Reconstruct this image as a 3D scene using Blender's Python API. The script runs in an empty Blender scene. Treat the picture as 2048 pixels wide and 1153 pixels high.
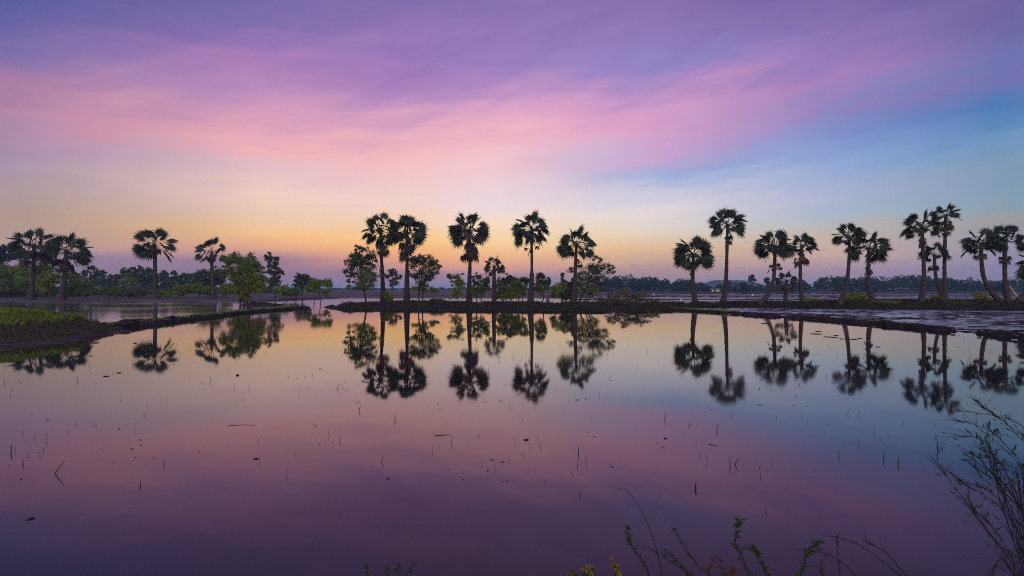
import bpy, math, random
import numpy as np
from mathutils import Vector, noise

# ------------------------------------------------------------------ camera, sky, exposure
S = bpy.context.scene
COL = S.collection
F, CX, CY, CAMH = 1137.8, 1024.0, 576.0, 2.0      # 20 mm lens seen on a 2048 px wide frame, eye 2 m above the water

cam_d = bpy.data.cameras.new('camera'); cam_d.lens = 20; cam_d.sensor_width = 36
cam_d.clip_start = 0.05; cam_d.clip_end = 8000
cam = bpy.data.objects.new('camera', cam_d); COL.objects.link(cam)
cam.location = (0, 0, CAMH); cam.rotation_euler = (math.radians(90), 0, 0)
S.camera = cam
S.render.engine = 'CYCLES'
S.cycles.use_denoising = False; S.cycles.use_adaptive_sampling = False
S.cycles.max_bounces = 6; S.cycles.volume_bounces = 0; S.cycles.transparent_max_bounces = 8
S.cycles.sample_clamp_indirect = 4
S.cycles.filter_width = 1.0; S.cycles.pixel_filter_type = 'BLACKMAN_HARRIS'
S.view_settings.view_transform = 'Standard'; S.view_settings.look = 'None'
S.view_settings.exposure = 0; S.view_settings.gamma = 1

def lin(c):
    return tuple(((v/255)/12.92 if v/255 <= .04045 else ((v/255+.055)/1.055)**2.4) for v in c) + (1,)

class NT:
    """small helper for node trees"""
    def __init__(s, tree): s.t = tree; tree.nodes.clear()
    def n(s, kind, **kw):
        nd = s.t.nodes.new(kind)
        for k, v in kw.items(): setattr(nd, k, v)
        return nd
    def put(s, sock, v):
        if isinstance(v, bpy.types.NodeSocket): s.t.links.new(v, sock)
        else: sock.default_value = v
    def math(s, op, a, b=None, c=None, clamp=False):
        nd = s.n('ShaderNodeMath', operation=op, use_clamp=clamp)
        for i, v in enumerate((a, b, c)):
            if v is not None: s.put(nd.inputs[i], v)
        return nd.outputs[0]
    def comb(s, x, y, z=0.0):
        nd = s.n('ShaderNodeCombineXYZ')
        for i, v in enumerate((x, y, z)): s.put(nd.inputs[i], v)
        return nd.outputs[0]
    def noise(s, vec, scale=1.0, detail=3.0, rough=.5, dist=0.0):
        nd = s.n('ShaderNodeTexNoise')
        if vec is not None: s.put(nd.inputs['Vector'], vec)
        nd.inputs['Scale'].default_value = scale; nd.inputs['Detail'].default_value = detail
        nd.inputs['Roughness'].default_value = rough; nd.inputs['Distortion'].default_value = dist
        return nd.outputs['Fac']
    def smooth(s, v, a, b, lo=0.0, hi=1.0):
        nd = s.n('ShaderNodeMapRange', interpolation_type='SMOOTHSTEP')
        s.put(nd.inputs[0], v); nd.inputs[1].default_value = a; nd.inputs[2].default_value = b
        nd.inputs[3].default_value = lo; nd.inputs[4].default_value = hi
        return nd.outputs[0]
    def mix(s, f, a, b, kind='MIX'):
        nd = s.n('ShaderNodeMix', data_type='RGBA', blend_type=kind)
        s.put(nd.inputs['Factor'], f); s.put(nd.inputs['A'], a); s.put(nd.inputs['B'], b)
        return nd.outputs['Result']
    def ramp(s, f, stops):
        nd = s.n('ShaderNodeValToRGB'); s.put(nd.inputs[0], f)
        cr = nd.color_ramp
        while len(cr.elements) < len(stops): cr.elements.new(.5)
        for e, (p, c) in zip(cr.elements, sorted(stops, key=lambda q: q[0])):
            e.position = p; e.color = c
        return nd.outputs[0]

# dusk sky: colour as a function of the direction looked in (azimuth, elevation)
SKY = [  # azimuth (deg), then (elevation deg, sRGB colour)
 (-41.2, [(0,(128,104,130)),(2.5,(148,126,150)),(3.1,(180,148,146)),(5.1,(172,148,136)),(7.0,(170,148,152)),(9.0,(166,144,164)),(10.5,(162,136,166)),
          (12.3,(180,130,162)),(14.6,(160,120,160)),(16.9,(122,108,164)),(18.9,(104,98,160)),(21,(88,92,154)),(27,(72,78,140))]),
 (-24.3, [(0,(134,106,134)),(2.5,(150,118,142)),(3.1,(200,148,138)),(3.8,(230,170,132)),(4.9,(244,192,134)),(6.2,(232,196,168)),(8.1,(238,202,190)),(10.3,(222,186,192)),
          (12.5,(236,174,180)),(15.1,(206,152,182)),(17.6,(188,140,184)),(20.1,(164,122,178)),(22.4,(126,108,170)),(24.8,(114,102,164)),(32,(86,84,146))]),
 (-10.0, [(0,(144,116,142)),(1.5,(160,124,144)),(2.0,(206,146,134)),(3.0,(238,168,122)),(4.6,(248,194,126)),(6.2,(240,206,170)),(8.2,(236,206,200)),(10.6,(238,194,196)),
          (13.2,(238,180,186)),(15.9,(212,160,188)),(18.6,(172,132,186)),(21.2,(160,122,182)),(24.0,(138,112,172)),(26.6,(124,106,168)),(34,(90,84,148))]),
 (-1.2,  [(0,(148,124,148)),(1.3,(166,134,150)),(1.9,(206,150,140)),(3.1,(236,178,132)),(4.8,(246,208,154)),(6.8,(242,216,194)),(8.8,(230,212,216)),(11.2,(236,198,204)),
          (13.6,(236,186,196)),(15.1,(234,176,192)),(17.0,(214,160,194)),(19.4,(178,138,190)),(21.8,(150,124,186)),(24.4,(140,115,176)),(26.9,(130,110,170)),(34,(92,86,150))]),
 (14.1,  [(0,(150,124,146)),(1.8,(176,144,142)),(3.8,(222,184,148)),(5.6,(222,208,190)),(7.6,(222,212,212)),(9.5,(196,196,216)),(11.4,(156,172,212)),
          (13.3,(192,166,206)),(15.1,(214,160,196)),(17.0,(210,155,196)),(19.0,(174,138,192)),(21.2,(142,130,192)),(23.7,(138,118,180)),(26.1,(134,110,172)),(33,(94,88,150))]),
 (28.8,  [(0,(140,122,150)),(1.4,(160,136,156)),(2.9,(196,164,154)),(4.7,(188,176,166)),(6.5,(168,180,196)),(8.1,(166,174,206)),(9.9,(140,164,206)),
          (12.0,(130,150,202)),(13.7,(126,140,196)),(15.8,(140,130,186)),(17.8,(164,126,182)),(19.3,(146,120,180)),(21.7,(130,110,172)),(23.9,(124,104,166)),(31,(88,82,146))]),
 (40.9,  [(0,(124,116,148)),(1.4,(132,126,158)),(3.3,(146,144,164)),(5.2,(152,150,152)),(6.3,(128,154,172)),(8.6,(124,150,176)),(10.4,(106,146,186)),
          (12.2,(92,132,182)),(14.1,(76,120,176)),(15.5,(94,116,172)),(16.9,(110,110,170)),(19.0,(106,100,160)),(20.9,(110,96,156)),(28,(76,76,138))]),
 (100., [(0,(150,140,160)),(4,(184,172,190)),(10,(180,176,206)),(20,(146,152,200)),(45,(92,100,160))]),
 (180.,  [(0,(196,178,180)),(5,(250,220,214)),(12,(255,228,222)),(25,(222,206,222)),(45,(140,146,196)),(90,(84,88,150))]),  # unseen rear sky, colours lifted to light what faces the camera
]
EMAX = 60.0
world = bpy.data.worlds.new('World'); S.world = world; world.use_nodes = True
w = NT(world.node_tree)
tc = w.n('ShaderNodeTexCoord')
sep = w.n('ShaderNodeSeparateXYZ'); w.put(sep.inputs[0], tc.outputs['Generated'])
az = w.math('MULTIPLY', w.math('ARCTAN2', sep.outputs[0], sep.outputs[1]), 57.29578)
el = w.math('MULTIPLY', w.math('ARCSINE', sep.outputs[2]), 57.29578)
# wisps: streaks that climb slowly to the right, and broad soft billows
sx = w.math('MULTIPLY', az, .035)
sy = w.math('SUBTRACT', w.math('MULTIPLY', el, .21), w.math('MULTIPLY', az, .022))
streak = w.noise(w.comb(sx, sy, 3.1), 1.0, 6, .55, .6)
billow = w.noise(w.comb(w.math('MULTIPLY', az, .06), w.math('MULTIPLY', el, .11), 7.7), 1.0, 4, .5, .4)
fine = w.noise(w.comb(w.math('MULTIPLY', az, .09), w.math('SUBTRACT', w.math('MULTIPLY', el, .75), w.math('MULTIPLY', az, .05)), 1.3), 1.0, 5, .55, .5)
up = w.smooth(el, 3.0, 11.0)
warp = w.math('ADD', w.math('MULTIPLY', w.math('SUBTRACT', streak, .5), 5.2), w.math('MULTIPLY', w.math('SUBTRACT', billow, .5), 3.0))
warp = w.math('ADD', warp, w.math('MULTIPLY', w.math('SUBTRACT', fine, .5), 2.3))
brush = w.noise(w.comb(w.math('ADD', w.math('MULTIPLY', az, .05), w.math('MULTIPLY', el, -.075)), w.math('ADD', w.math('MULTIPLY', el, .20), w.math('MULTIPLY', az, -.085)), 5.5), 1.0, 5, .55, .5)
warp = w.math('ADD', warp, w.math('MULTIPLY', w.math('MULTIPLY', w.math('SUBTRACT', brush, .5), 5.0), w.smooth(el, 8, 18)))
low = w.math('MULTIPLY', w.math('SUBTRACT', fine, .5), 1.0)
el2 = w.math('ADD', el, w.math('ADD', w.math('MULTIPLY', warp, up), low))
f = w.math('DIVIDE', el2, EMAX, clamp=True)
azw = w.math('ADD', az, w.math('MULTIPLY', w.math('SUBTRACT', billow, .5), 9.0))
cols = [w.ramp(f, [(min(e/EMAX, 1), lin(c)) for e, c in st]) for _, st in SKY]
back = cols[-1]
colr = w.mix(w.smooth(azw, -150, -SKY[-2][0]), back, cols[-2])          # far left: back -> side
colr = w.mix(w.smooth(azw, -SKY[-2][0], SKY[0][0]), colr, cols[0])
for i in range(len(SKY) - 1):
    nd = w.n('ShaderNodeMapRange', interpolation_type='LINEAR'); w.put(nd.inputs[0], azw)
    nd.inputs[1].default_value = SKY[i][0]; nd.inputs[2].default_value = SKY[i+1][0]
    colr = w.mix(nd.outputs[0], colr, cols[i+1])
# a few small dusky cloudlets low on the right
cl = w.noise(w.comb(w.math('MULTIPLY', az, .30), w.math('MULTIPLY', el, 1.5), 9.0), 1.0, 3, .5, .3)
clm = w.math('MULTIPLY', w.smooth(cl, .63, .72), w.math('MULTIPLY', w.smooth(el, 1.2, 2.2), w.smooth(el, 5.5, 4.0)))
clm = w.math('MULTIPLY', clm, w.smooth(az, 4, 14))
colr = w.mix(w.math('MULTIPLY', clm, .45), colr, lin((140, 128, 152)))
bg = w.n('ShaderNodeBackground'); w.put(bg.inputs[0], colr); w.put(bg.inputs[1], w.smooth(w.math('ABSOLUTE', az), 65, 150, 1.07, 2.8))  # sky behind the camera brightened beyond dusk, added to light the foliage fronts
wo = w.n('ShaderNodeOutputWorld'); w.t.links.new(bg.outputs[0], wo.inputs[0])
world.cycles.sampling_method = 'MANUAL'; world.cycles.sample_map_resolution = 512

# ------------------------------------------------------------------ materials
def mat(name): 
    m = bpy.data.materials.new(name); m.use_nodes = True
    return m, NT(m.node_tree)
def leaf_mat(name, c1, c2, trans=.35, rough=.6):
    """leaves: hue differs from leaf to leaf and from clump to clump; some light passes through"""
    m, t = mat(name)
    g = t.n('ShaderNodeNewGeometry')
    nz = t.noise(g.outputs['Position'], 1.1, 2, .5)
    fac = t.math('ADD', t.math('MULTIPLY', g.outputs['Random Per Island'], .6), t.math('MULTIPLY', t.smooth(nz, .35, .65), .4))
    c = t.mix(fac, c1 + (1,), c2 + (1,))
    p = t.n('ShaderNodeBsdfPrincipled'); t.put(p.inputs['Base Color'], c); p.inputs['Roughness'].default_value = rough
    p.inputs['Specular IOR Level'].default_value = .25
    tr = t.n('ShaderNodeBsdfTranslucent'); t.put(tr.inputs[0], c)
    mx = t.n('ShaderNodeMixShader'); mx.inputs[0].default_value = trans
    t.t.links.new(p.outputs[0], mx.inputs[1]); t.t.links.new(tr.outputs[0], mx.inputs[2])
    o = t.n('ShaderNodeOutputMaterial'); t.t.links.new(mx.outputs[0], o.inputs[0])
    return m
def rough_mat(name, c1, c2, scale=3.0, rough=.9, spec=.2, bump=0.0, stretch=(1, 1, 1), lo=.35, hi=.65):
    m, t = mat(name)
    g = t.n('ShaderNodeNewGeometry')
    mp = t.n('ShaderNodeMapping'); t.put(mp.inputs[0], g.outputs['Position']); mp.inputs['Scale'].default_value = stretch
    nz = t.noise(mp.outputs[0], scale, 6, .6)
    c = t.mix(t.smooth(nz, lo, hi), c1 + (1,), c2 + (1,))
    p = t.n('ShaderNodeBsdfPrincipled'); t.put(p.inputs['Base Color'], c)
    p.inputs['Roughness'].default_value = rough; p.inputs['Specular IOR Level'].default_value = spec
    if bump:
        b = t.n('ShaderNodeBump'); b.inputs['Strength'].default_value = bump; b.inputs['Distance'].default_value = .05
        t.put(b.inputs['Height'], t.noise(mp.outputs[0], scale*3, 5, .6)); t.put(p.inputs['Normal'], b.outputs[0])
    o = t.n('ShaderNodeOutputMaterial'); t.t.links.new(p.outputs[0], o.inputs[0])
    return m
def water_mat(name, mud1, mud2, rough, ripple, scale, stretch, ior=1.6, tint=(.72, .52, .43, 1)):
    m, t = mat(name)
    g = t.n('ShaderNodeNewGeometry')
    mp = t.n('ShaderNodeMapping'); t.put(mp.inputs[0], g.outputs['Position']); mp.inputs['Scale'].default_value = stretch
    silt = t.noise(g.outputs['Position'], .55, 5, .55, .4)
    p = t.n('ShaderNodeBsdfPrincipled')
    t.put(p.inputs['Base Color'], t.mix(t.smooth(silt, .35, .7), mud1 + (1,), mud2 + (1,)))
    t.put(p.inputs['Roughness'], t.smooth(t.noise(g.outputs['Position'], .09, 3, .5), .38, .68, rough*.75, rough*2.0)); p.inputs['IOR'].default_value = ior; p.inputs['Specular Tint'].default_value = tint
    b = t.n('ShaderNodeBump'); b.inputs['Strength'].default_value = 1.0; b.inputs['Distance'].default_value = ripple
    t.put(b.inputs['Height'], t.noise(mp.outputs[0], scale, 4, .55)); t.put(p.inputs['Normal'], b.outputs[0])
    o = t.n('ShaderNodeOutputMaterial'); t.t.links.new(p.outputs[0], o.inputs[0])
    return m
M = {
 'water': water_mat('still_water', (.020,.012,.013), (.013,.008,.010), .030, .0004, 2.0, (1,.6,1), 1.78),
 'far_water': water_mat('shallow_water', (.17,.125,.13), (.10,.072,.08), .34, .006, 1.6, (.5,2.2,1), 1.36),
 'wet': water_mat('wet_field', (.24,.21,.24), (.12,.10,.12), .26, .02, 3.0, (.8,2.0,1), 2.3, (1,1,1,1)),
 'palm': leaf_mat('palm_leaf', (.014,.023,.011), (.034,.050,.022), .22, .5),
 'dead': leaf_mat('dead_palm_leaf', (.036,.026,.020), (.078,.054,.040), .2, .8),
 'dark': leaf_mat('dark_leaf', (.030,.048,.020), (.072,.098,.034)),
 'mid': leaf_mat('green_leaf', (.070,.115,.022), (.150,.205,.042)),
 'bright': leaf_mat('light_green_leaf', (.115,.185,.022), (.215,.290,.040), .4),  # also stands in for light on the low bushes
 'yellow': leaf_mat('yellow_green_leaf', (.130,.160,.024), (.230,.250,.042), .4),
 'blue': leaf_mat('hazy_blue_leaf', (.014,.042,.042), (.028,.066,.060)),  # for far trees; part of their bluish haze is put into this colour
 'dry': leaf_mat('dry_leaf', (.075,.075,.034), (.130,.115,.056)),
 'olive': leaf_mat('olive_grass_blade', (.040,.040,.016), (.110,.095,.042), .3),
 'weed': leaf_mat('weed_leaf', (.020,.036,.014), (.050,.075,.020), .3),
 'bloom': leaf_mat('yellow_bloom', (.15,.11,.015), (.24,.17,.025), .3),
 'rust': leaf_mat('rust_leaf', (.07,.025,.012), (.12,.045,.02), .3),
 'grass': leaf_mat('grass_blade', (.115,.180,.018), (.270,.350,.046), .4),
 'drygrass': leaf_mat('dull_grass_blade', (.020,.023,.010), (.056,.047,.024), .3),
 'bark': rough_mat('bark', (.022,.018,.016), (.066,.052,.046), 5, .95, .1, .6, (1,1,3)),
 'darkbark': rough_mat('dark_bark', (.020,.016,.014), (.058,.044,.038), 6, .95, .1, .6, (1,1,3)),  # darker copy of the bark, paints in the silhouette of the middle palms
 'mud': rough_mat('mud', (.012,.009,.009), (.036,.025,.023), 1.4, .95, .06, .8),
 'shelf': rough_mat('wet_mud', (.030,.020,.017), (.075,.052,.042), 1.6, .95, .06, .9),
 'soil': rough_mat('field_soil', (.055,.040,.042), (.130,.092,.086), .35, .95, .1, .5, (.35,1,1)),
 'ground': rough_mat('ground', (.050,.040,.036), (.090,.072,.060), .05, .95, .1),
 'hill': rough_mat('hill_wood', (.020,.034,.030), (.040,.055,.045), .05, 1, .05),
 'twig': rough_mat('twig', (.012,.009,.009), (.030,.022,.020), 10, .9, .2),
 'white': rough_mat('egret_feathers', (.78,.78,.76), (.84,.84,.82), 4, .8, .2),
 'beak': rough_mat('egret_beak', (.45,.28,.05), (.5,.32,.06), 4, .6, .3),
 'pale': rough_mat('bleached_stick', (.26,.21,.20), (.40,.33,.31), 8, .9, .2),
 'tin': rough_mat('tin_roof', (.10,.11,.12), (.16,.17,.18), 4, .6, .3),
}
def lamp_mat(name, c, s):
    m, t = mat(name); e = t.n('ShaderNodeEmission'); e.inputs[0].default_value = c + (1,); e.inputs[1].default_value = s
    o = t.n('ShaderNodeOutputMaterial'); t.t.links.new(e.outputs[0], o.inputs[0]); return m
M['lamp'] = lamp_mat('shed_lamp', (.80,1.0,.16), 1.1)

# ------------------------------------------------------------------ helpers
def at(px, py, D): return Vector(((px-CX)/F*D, D, CAMH + (CY-py)/F*D))
def onz(px, py, z=0.0):
    D = (CAMH - z) * F / (py - CY); return Vector(((px-CX)/F*D, D, z))

class MB:
    """collects shapes, then becomes ONE mesh object"""
    def __init__(s): s.v = []; s.f = []; s.n = 0
    def add(s, verts, faces):
        s.v.append(np.asarray(verts, float).reshape(-1, 3)); n = s.n
        s.f.extend([tuple(i + n for i in q) for q in faces]); s.n += len(s.v[-1])
    def tube(s, pts, rad, k=7, cap=True):
        pts = [Vector(p) for p in pts]; vs = []; fs = []
        ref = None
        for i, p in enumerate(pts):
            d = (pts[min(i+1, len(pts)-1)] - pts[max(i-1, 0)])
            d = d.normalized() if d.length > 1e-9 else Vector((0, 0, 1))
            if ref is None: ref = d.orthogonal().normalized()
            a = (ref - d*ref.dot(d)); a = a.normalized() if a.length > 1e-6 else d.orthogonal().normalized()
            ref = a; b = d.cross(a)
            for j in range(k):
                q = 2*math.pi*j/k; vs.append(p + (a*math.cos(q) + b*math.sin(q))*rad[i])
        for i in range(len(pts)-1):
            for j in range(k):
                j2 = (j+1) % k; fs.append((i*k+j, i*k+j2, (i+1)*k+j2, (i+1)*k+j))
        if cap: fs.append(tuple(range(k-1, -1, -1))); fs.append(tuple((len(pts)-1)*k+j for j in range(k)))
        s.add([tuple(v) for v in vs], fs)
    def leaves(s, c, size, rng, up=0.3, aspect=.45, dirs=None):
        """many small rhombic leaves at centres c (n,3)"""
        n = len(c)
        a = rng.normal(size=(n, 3)) if dirs is None else dirs + rng.normal(size=(n, 3))*.35
        a /= np.linalg.norm(a, axis=1, keepdims=True)
        r = rng.normal(size=(n, 3)); r[:, 2] += up
        b = np.cross(a, r); b /= np.linalg.norm(b, axis=1, keepdims=True) + 1e-9
        L = (size*rng.uniform(.65, 1.35, n))[:, None]
        nrm = np.cross(a, b)*L*.12
        v = np.stack([c - a*L*.5, c + b*L*aspect*.5 - nrm, c + a*L*.5, c - b*L*aspect*.5 - nrm], 1).reshape(-1, 3)
        i0 = s.n; s.v.append(v); s.n += len(v)
        s.f.extend([(i0+4*i, i0+4*i+1, i0+4*i+2, i0+4*i+3) for i in range(n)])
    def build(s, name, m, parent=None, smooth=False, origin=None):
        v = np.concatenate(s.v) if s.v else np.zeros((0, 3))
        o_ = Vector((0, 0, 0)) if origin is None else Vector(origin)
        v = v - np.array(o_)
        me = bpy.data.meshes.new(name); me.from_pydata(v.tolist(), [], s.f); me.update()
        if smooth: me.polygons.foreach_set('use_smooth', [True]*len(me.polygons))
        me.materials.append(m)
        ob = bpy.data.objects.new(name, me); COL.objects.link(ob)
        if parent is not None: ob.parent = parent        # parents are empties: children keep local coordinates
        else: ob.location = o_
        return ob
def tag(o, label=None, cat=None, group=None, kind=None):
    if label: o['label'] = label
    if cat: o['category'] = cat
    if group: o['group'] = group
    if kind: o['kind'] = kind
    return o
def thing(name, label, cat, loc, group=None):
    o = bpy.data.objects.new(name, None); o.empty_display_size = .2; COL.objects.link(o); o.location = loc
    return tag(o, label, cat, group)
def copy_tree(o, parent=None):
    c = o.copy(); COL.objects.link(c)
    if parent is not None: c.parent = parent
    for ch in list(o.children): copy_tree(ch, c)
    return c
def spline(pts, n):
    """Catmull-Rom through tuples of any length"""
    P = [np.array(p, float) for p in pts]; P = [2*P[0]-P[1]] + P + [2*P[-1]-P[-2]]
    out = []; m = len(P) - 3
    for i in range(n):
        u = i/(n-1)*m; k = min(int(u), m-1); t = u-k
        a, b, c, d = P[k:k+4]
        out.append(.5*((2*b) + (c-a)*t + (2*a-5*b+4*c-d)*t*t + (3*b-a-3*c+d)*t**3))
    return out

# ------------------------------------------------------------------ setting: ground, water, land, dikes
def sheet(name, x0, x1, y0, y1, z, m, nx=1, ny=1):
    b = MB(); xs = np.linspace(x0, x1, nx+1); ys = np.linspace(y0, y1, ny+1)
    b.add([(x, y, z) for y in ys for x in xs], [(j*(nx+1)+i, j*(nx+1)+i+1, (j+1)*(nx+1)+i+1, (j+1)*(nx+1)+i) for j in range(ny) for i in range(nx)])
    return tag(b.build(name, m), kind='structure')
sheet('ground', -4000, 4000, -60, 4500, -.45, M['ground'])
sheet('water', -260, 260, -40, 250, 0.0, M['water'])
def rear_pond():
    b = MB(); b.add([(-160,20,.006),(-26.5,20,.006),(-22.5,27,.006),(-20.5,30,.006),(-20.7,39,.006),(-21.4,45,.006),(-21.4,51,.006),(-20.8,57,.006),(-28,70,.006),(-37.5,82.5,.006),(-160,82.5,.006)], [tuple(range(11))])
    tag(b.build('water', water_mat('silty_water', (.085,.075,.07), (.05,.045,.045), .06, .0015, 1.4, (.5,2,1), 1.55, (1,1,1,1))), kind='structure')
rear_pond()
def fbm(x, y, s=1.0, z=0.0): return noise.fractal(Vector((x*s, y*s, z)), .9, 2.1, 4)

def shore(x):
    if x < -39.5: return 81 + 1.2*fbm(x, 0, .08)
    if x < -36: return 81 + (x+39.5)/3.5*40
    if x < 19: return 121 + .8*fbm(x, 5, .1)
    if x < 40: return 121 + (x-19)/21*110
    return 231 + 2*fbm(x, 9, .05)
def land():
    xs = np.concatenate([np.linspace(-3500, -130, 14), np.arange(-126, 60, .6), np.linspace(62, 260, 80), np.linspace(300, 3500, 14)])
    off = [-1.2, -.2, .25, .7, 1.3, 2.2, 3.5, 5.5, 9, 15, 25, 40, 70, 140, 400, 1200, 3900]
    zs = [-.35, -.08, .04, .13, .17, .17, .20, .24, .28, .30, .32, .34, .36, .38, .40, .4, .4]
    V = []
    for o_, z in zip(off, zs):
        for x in xs:
            y = shore(x) + o_
            V.append((x, y, z + (.05*fbm(x, y, .35) if -1 < o_ < 60 else 0)))
    n = len(xs)
    Fc = [(j*n+i, j*n+i+1, (j+1)*n+i+1, (j+1)*n+i) for j in range(len(off)-1) for i in range(n-1)]
    b = MB(); b.add(V, Fc); return tag(b.build('field', M['soil'], smooth=True), kind='structure')
land()

def dike(name, pts, m, step=.35, rag=.45, bump=.13, power=1.6, seed=0.0, kind='structure', nseg=16):
    """bank swept along (x, y, left half width, right half width, height); ends taper; edges ragged"""
    L = sum(math.dist(pts[i][:2], pts[i+1][:2]) for i in range(len(pts)-1)); n = max(6, int(L/step))
    sp = spline(pts, n); V = []; us = np.linspace(-1, 1, nseg+1)
    for i, q in enumerate(sp):
        a = sp[max(i-1, 0)]; c = sp[min(i+1, n-1)]
        t = np.array([c[0]-a[0], c[1]-a[1]]); t /= np.linalg.norm(t) + 1e-9; nr = np.array([-t[1], t[0]])
        e = min(1, min(i, n-1-i)*step/1.2)**.5 if n > 4 else 1
        for u in us:
            wd = (q[2] if u < 0 else q[3])*(.35+.65*e)*(1 + rag*fbm(q[0]*.9 + u, q[1]*.9, .8, seed + (3 if u > 0 else 0)))
            x = q[0] + nr[0]*wd*u; y = q[1] + nr[1]*wd*u
            h = q[4]*e*(1-abs(u)**power)
            z = h + bump*fbm(x, y, 1.1, seed)*min(1, 2*(1-abs(u))+.15) + bump*.55*fbm(x, y, 4.0, seed+4)*(1.05-abs(u)) - .16*abs(u)**6 - .02
            V.append((x, y, z))
    k = nseg+1
    Fc = [(i*k+j, i*k+j+1, (i+1)*k+j+1, (i+1)*k+j) for i in range(n-1) for j in range(nseg)]
    b = MB(); b.add(V, Fc); return tag(b.build(name, m, smooth=True), kind=kind)

# long bank of the palms in the middle: wide, almost flat, rising to the row of trunks
def bank(name, xs, front, back, ztop, yt, m, seed):
    """front(x), back(x): waterlines; height grows from the front waterline to ztop(x) at yt(x)"""
    us = [-.06, 0, .03, .07, .12, .2, .3, .42, .55, .68, .8, .9, 1.0]; V = []
    vs = [.15, .35, .55, .75, .9, 1.0, 1.08]
    for x in xs:
        f0 = front(x) + .55*fbm(x, 1, .5, seed) + .25*fbm(x, 2, 2.0, seed); y1 = yt(x); b0 = back(x) + .5*fbm(x, 9, .5, seed); zt = ztop(x)
        for u in us:
            y = f0 + (y1-f0)*u; z = zt*max(u, -.5)**1.0 if u >= 0 else -.12
            V.append((x, y, z + (.07*fbm(x, y, .9, seed)+.05*fbm(x, y, 3, seed))*min(1, max(0, u)*5+.1)))
        for v in vs:
            y = y1 + (b0-y1)*v; z = zt*(1-v**1.6) if v <= 1 else -.15
            V.append((x, y, z + .06*fbm(x, y, .9, seed)*(1-min(v, 1)) - (.03 if v >= 1 else 0)))
    k = len(us)+len(vs)
    Fc = [(i*k+j, (i+1)*k+j, (i+1)*k+j+1, i*k+j+1) for i in range(len(xs)-1) for j in range(k-1)]
    b = MB(); b.add(V, Fc); return tag(b.build(name, m, smooth=True), kind='structure')
def interp(tab): 
    X = [t[0] for t in tab]; Y = [t[1] for t in tab]
    return lambda x: float(np.interp(x, X, Y))
c_front = interp([(-19.0,59.5),(-17.6,56.0),(-16.2,53.8),(-13,50.5),(-9,48.8),(0,47.6),(6,46.9),(11,47.2),(13.5,48.5),(16,51),(18,54.5),(19.5,58)])
c_row = interp([(-19.0,60),(-17,61),(-13,63),(-5,61.2),(3,60),(7,59.3),(14,60),(19.5,60.4)])
c_top = interp([(-19.2,-.05),(-18,.12),(-16,.32),(-12,.50),(-5,.45),(3,.45),(7,.45),(14,.42),(18,.40),(19.5,.36)])
c_back = lambda x: c_row(x) + 3.4
bank('bank', np.arange(-19.2, 19.6, .22), c_front, c_back, c_top, c_row, M['mud'], 2.0)
# bank of the palms on the right, narrower and higher
r_row = interp([(18,60.6),(23,60.6),(29,57.6),(34,55.5),(40,53.8),(46,52.4),(60,49.5),(80,45)])
r_top = interp([(18,.36),(23,.46),(28,.56),(33,.72),(40,.82),(46,.76),(60,.75),(80,.7)])
r_front = lambda x: r_row(x) - 3.7
r_back = lambda x: r_row(x) + 2.6
bank('bank', np.arange(18.6, 80, .25), r_front, r_back, r_top, r_row, M['mud'], 6.0)

# thin paddy dikes either side of the near water
dike('dike', [(14.8,51.5,.6,.9,.20),(16.6,47.5,.5,.6,.17),(17.9,41,.42,.45,.17),(19.5,35.4,.4,.42,.19),(20.1,30,.38,.4,.19),(20.25,25.95,.36,.4,.16)], M['mud'], .18, seed=1.0)
dike('dike', [(20.55,25.1,.32,.4,.15),(20.3,22.5,.36,.42,.17),(20.0,19.5,.4,.45,.18),(19.6,14,.4,.45,.18)], M['mud'], .18, seed=8.0)
dike('dike', [(-20.6,57.6,.55,.45,.14),(-20.9,54.5,.65,.5,.22),(-21.3,51.5,.7,.5,.26),(-21.6,47.5,.7,.5,.26),(-21.4,43.5,.7,.5,.24),(-20.6,39,.65,.5,.26),(-20.3,34,.7,.6,.30),(-20.0,30,.9,.7,.34),(-19.9,26.9,.9,1.0,.26)], M['mud'], .18, seed=3.0)
dike('islet', [(-19.9,58.6,.4,.5,.16),(-19.0,59,.45,.6,.22),(-18.1,58.8,.35,.5,.14),(-17.0,58.4,.4,.55,.16)], M['mud'], .15, seed=4.0)
dike('islet', [(-31.2,65.6,.8,1.2,.20),(-29.6,65.3,1.2,1.4,.42),(-27.8,65.6,.9,1.2,.28),(-26.2,65.9,.6,.8,.14)], M['mud'], .2, seed=5.0)

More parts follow.
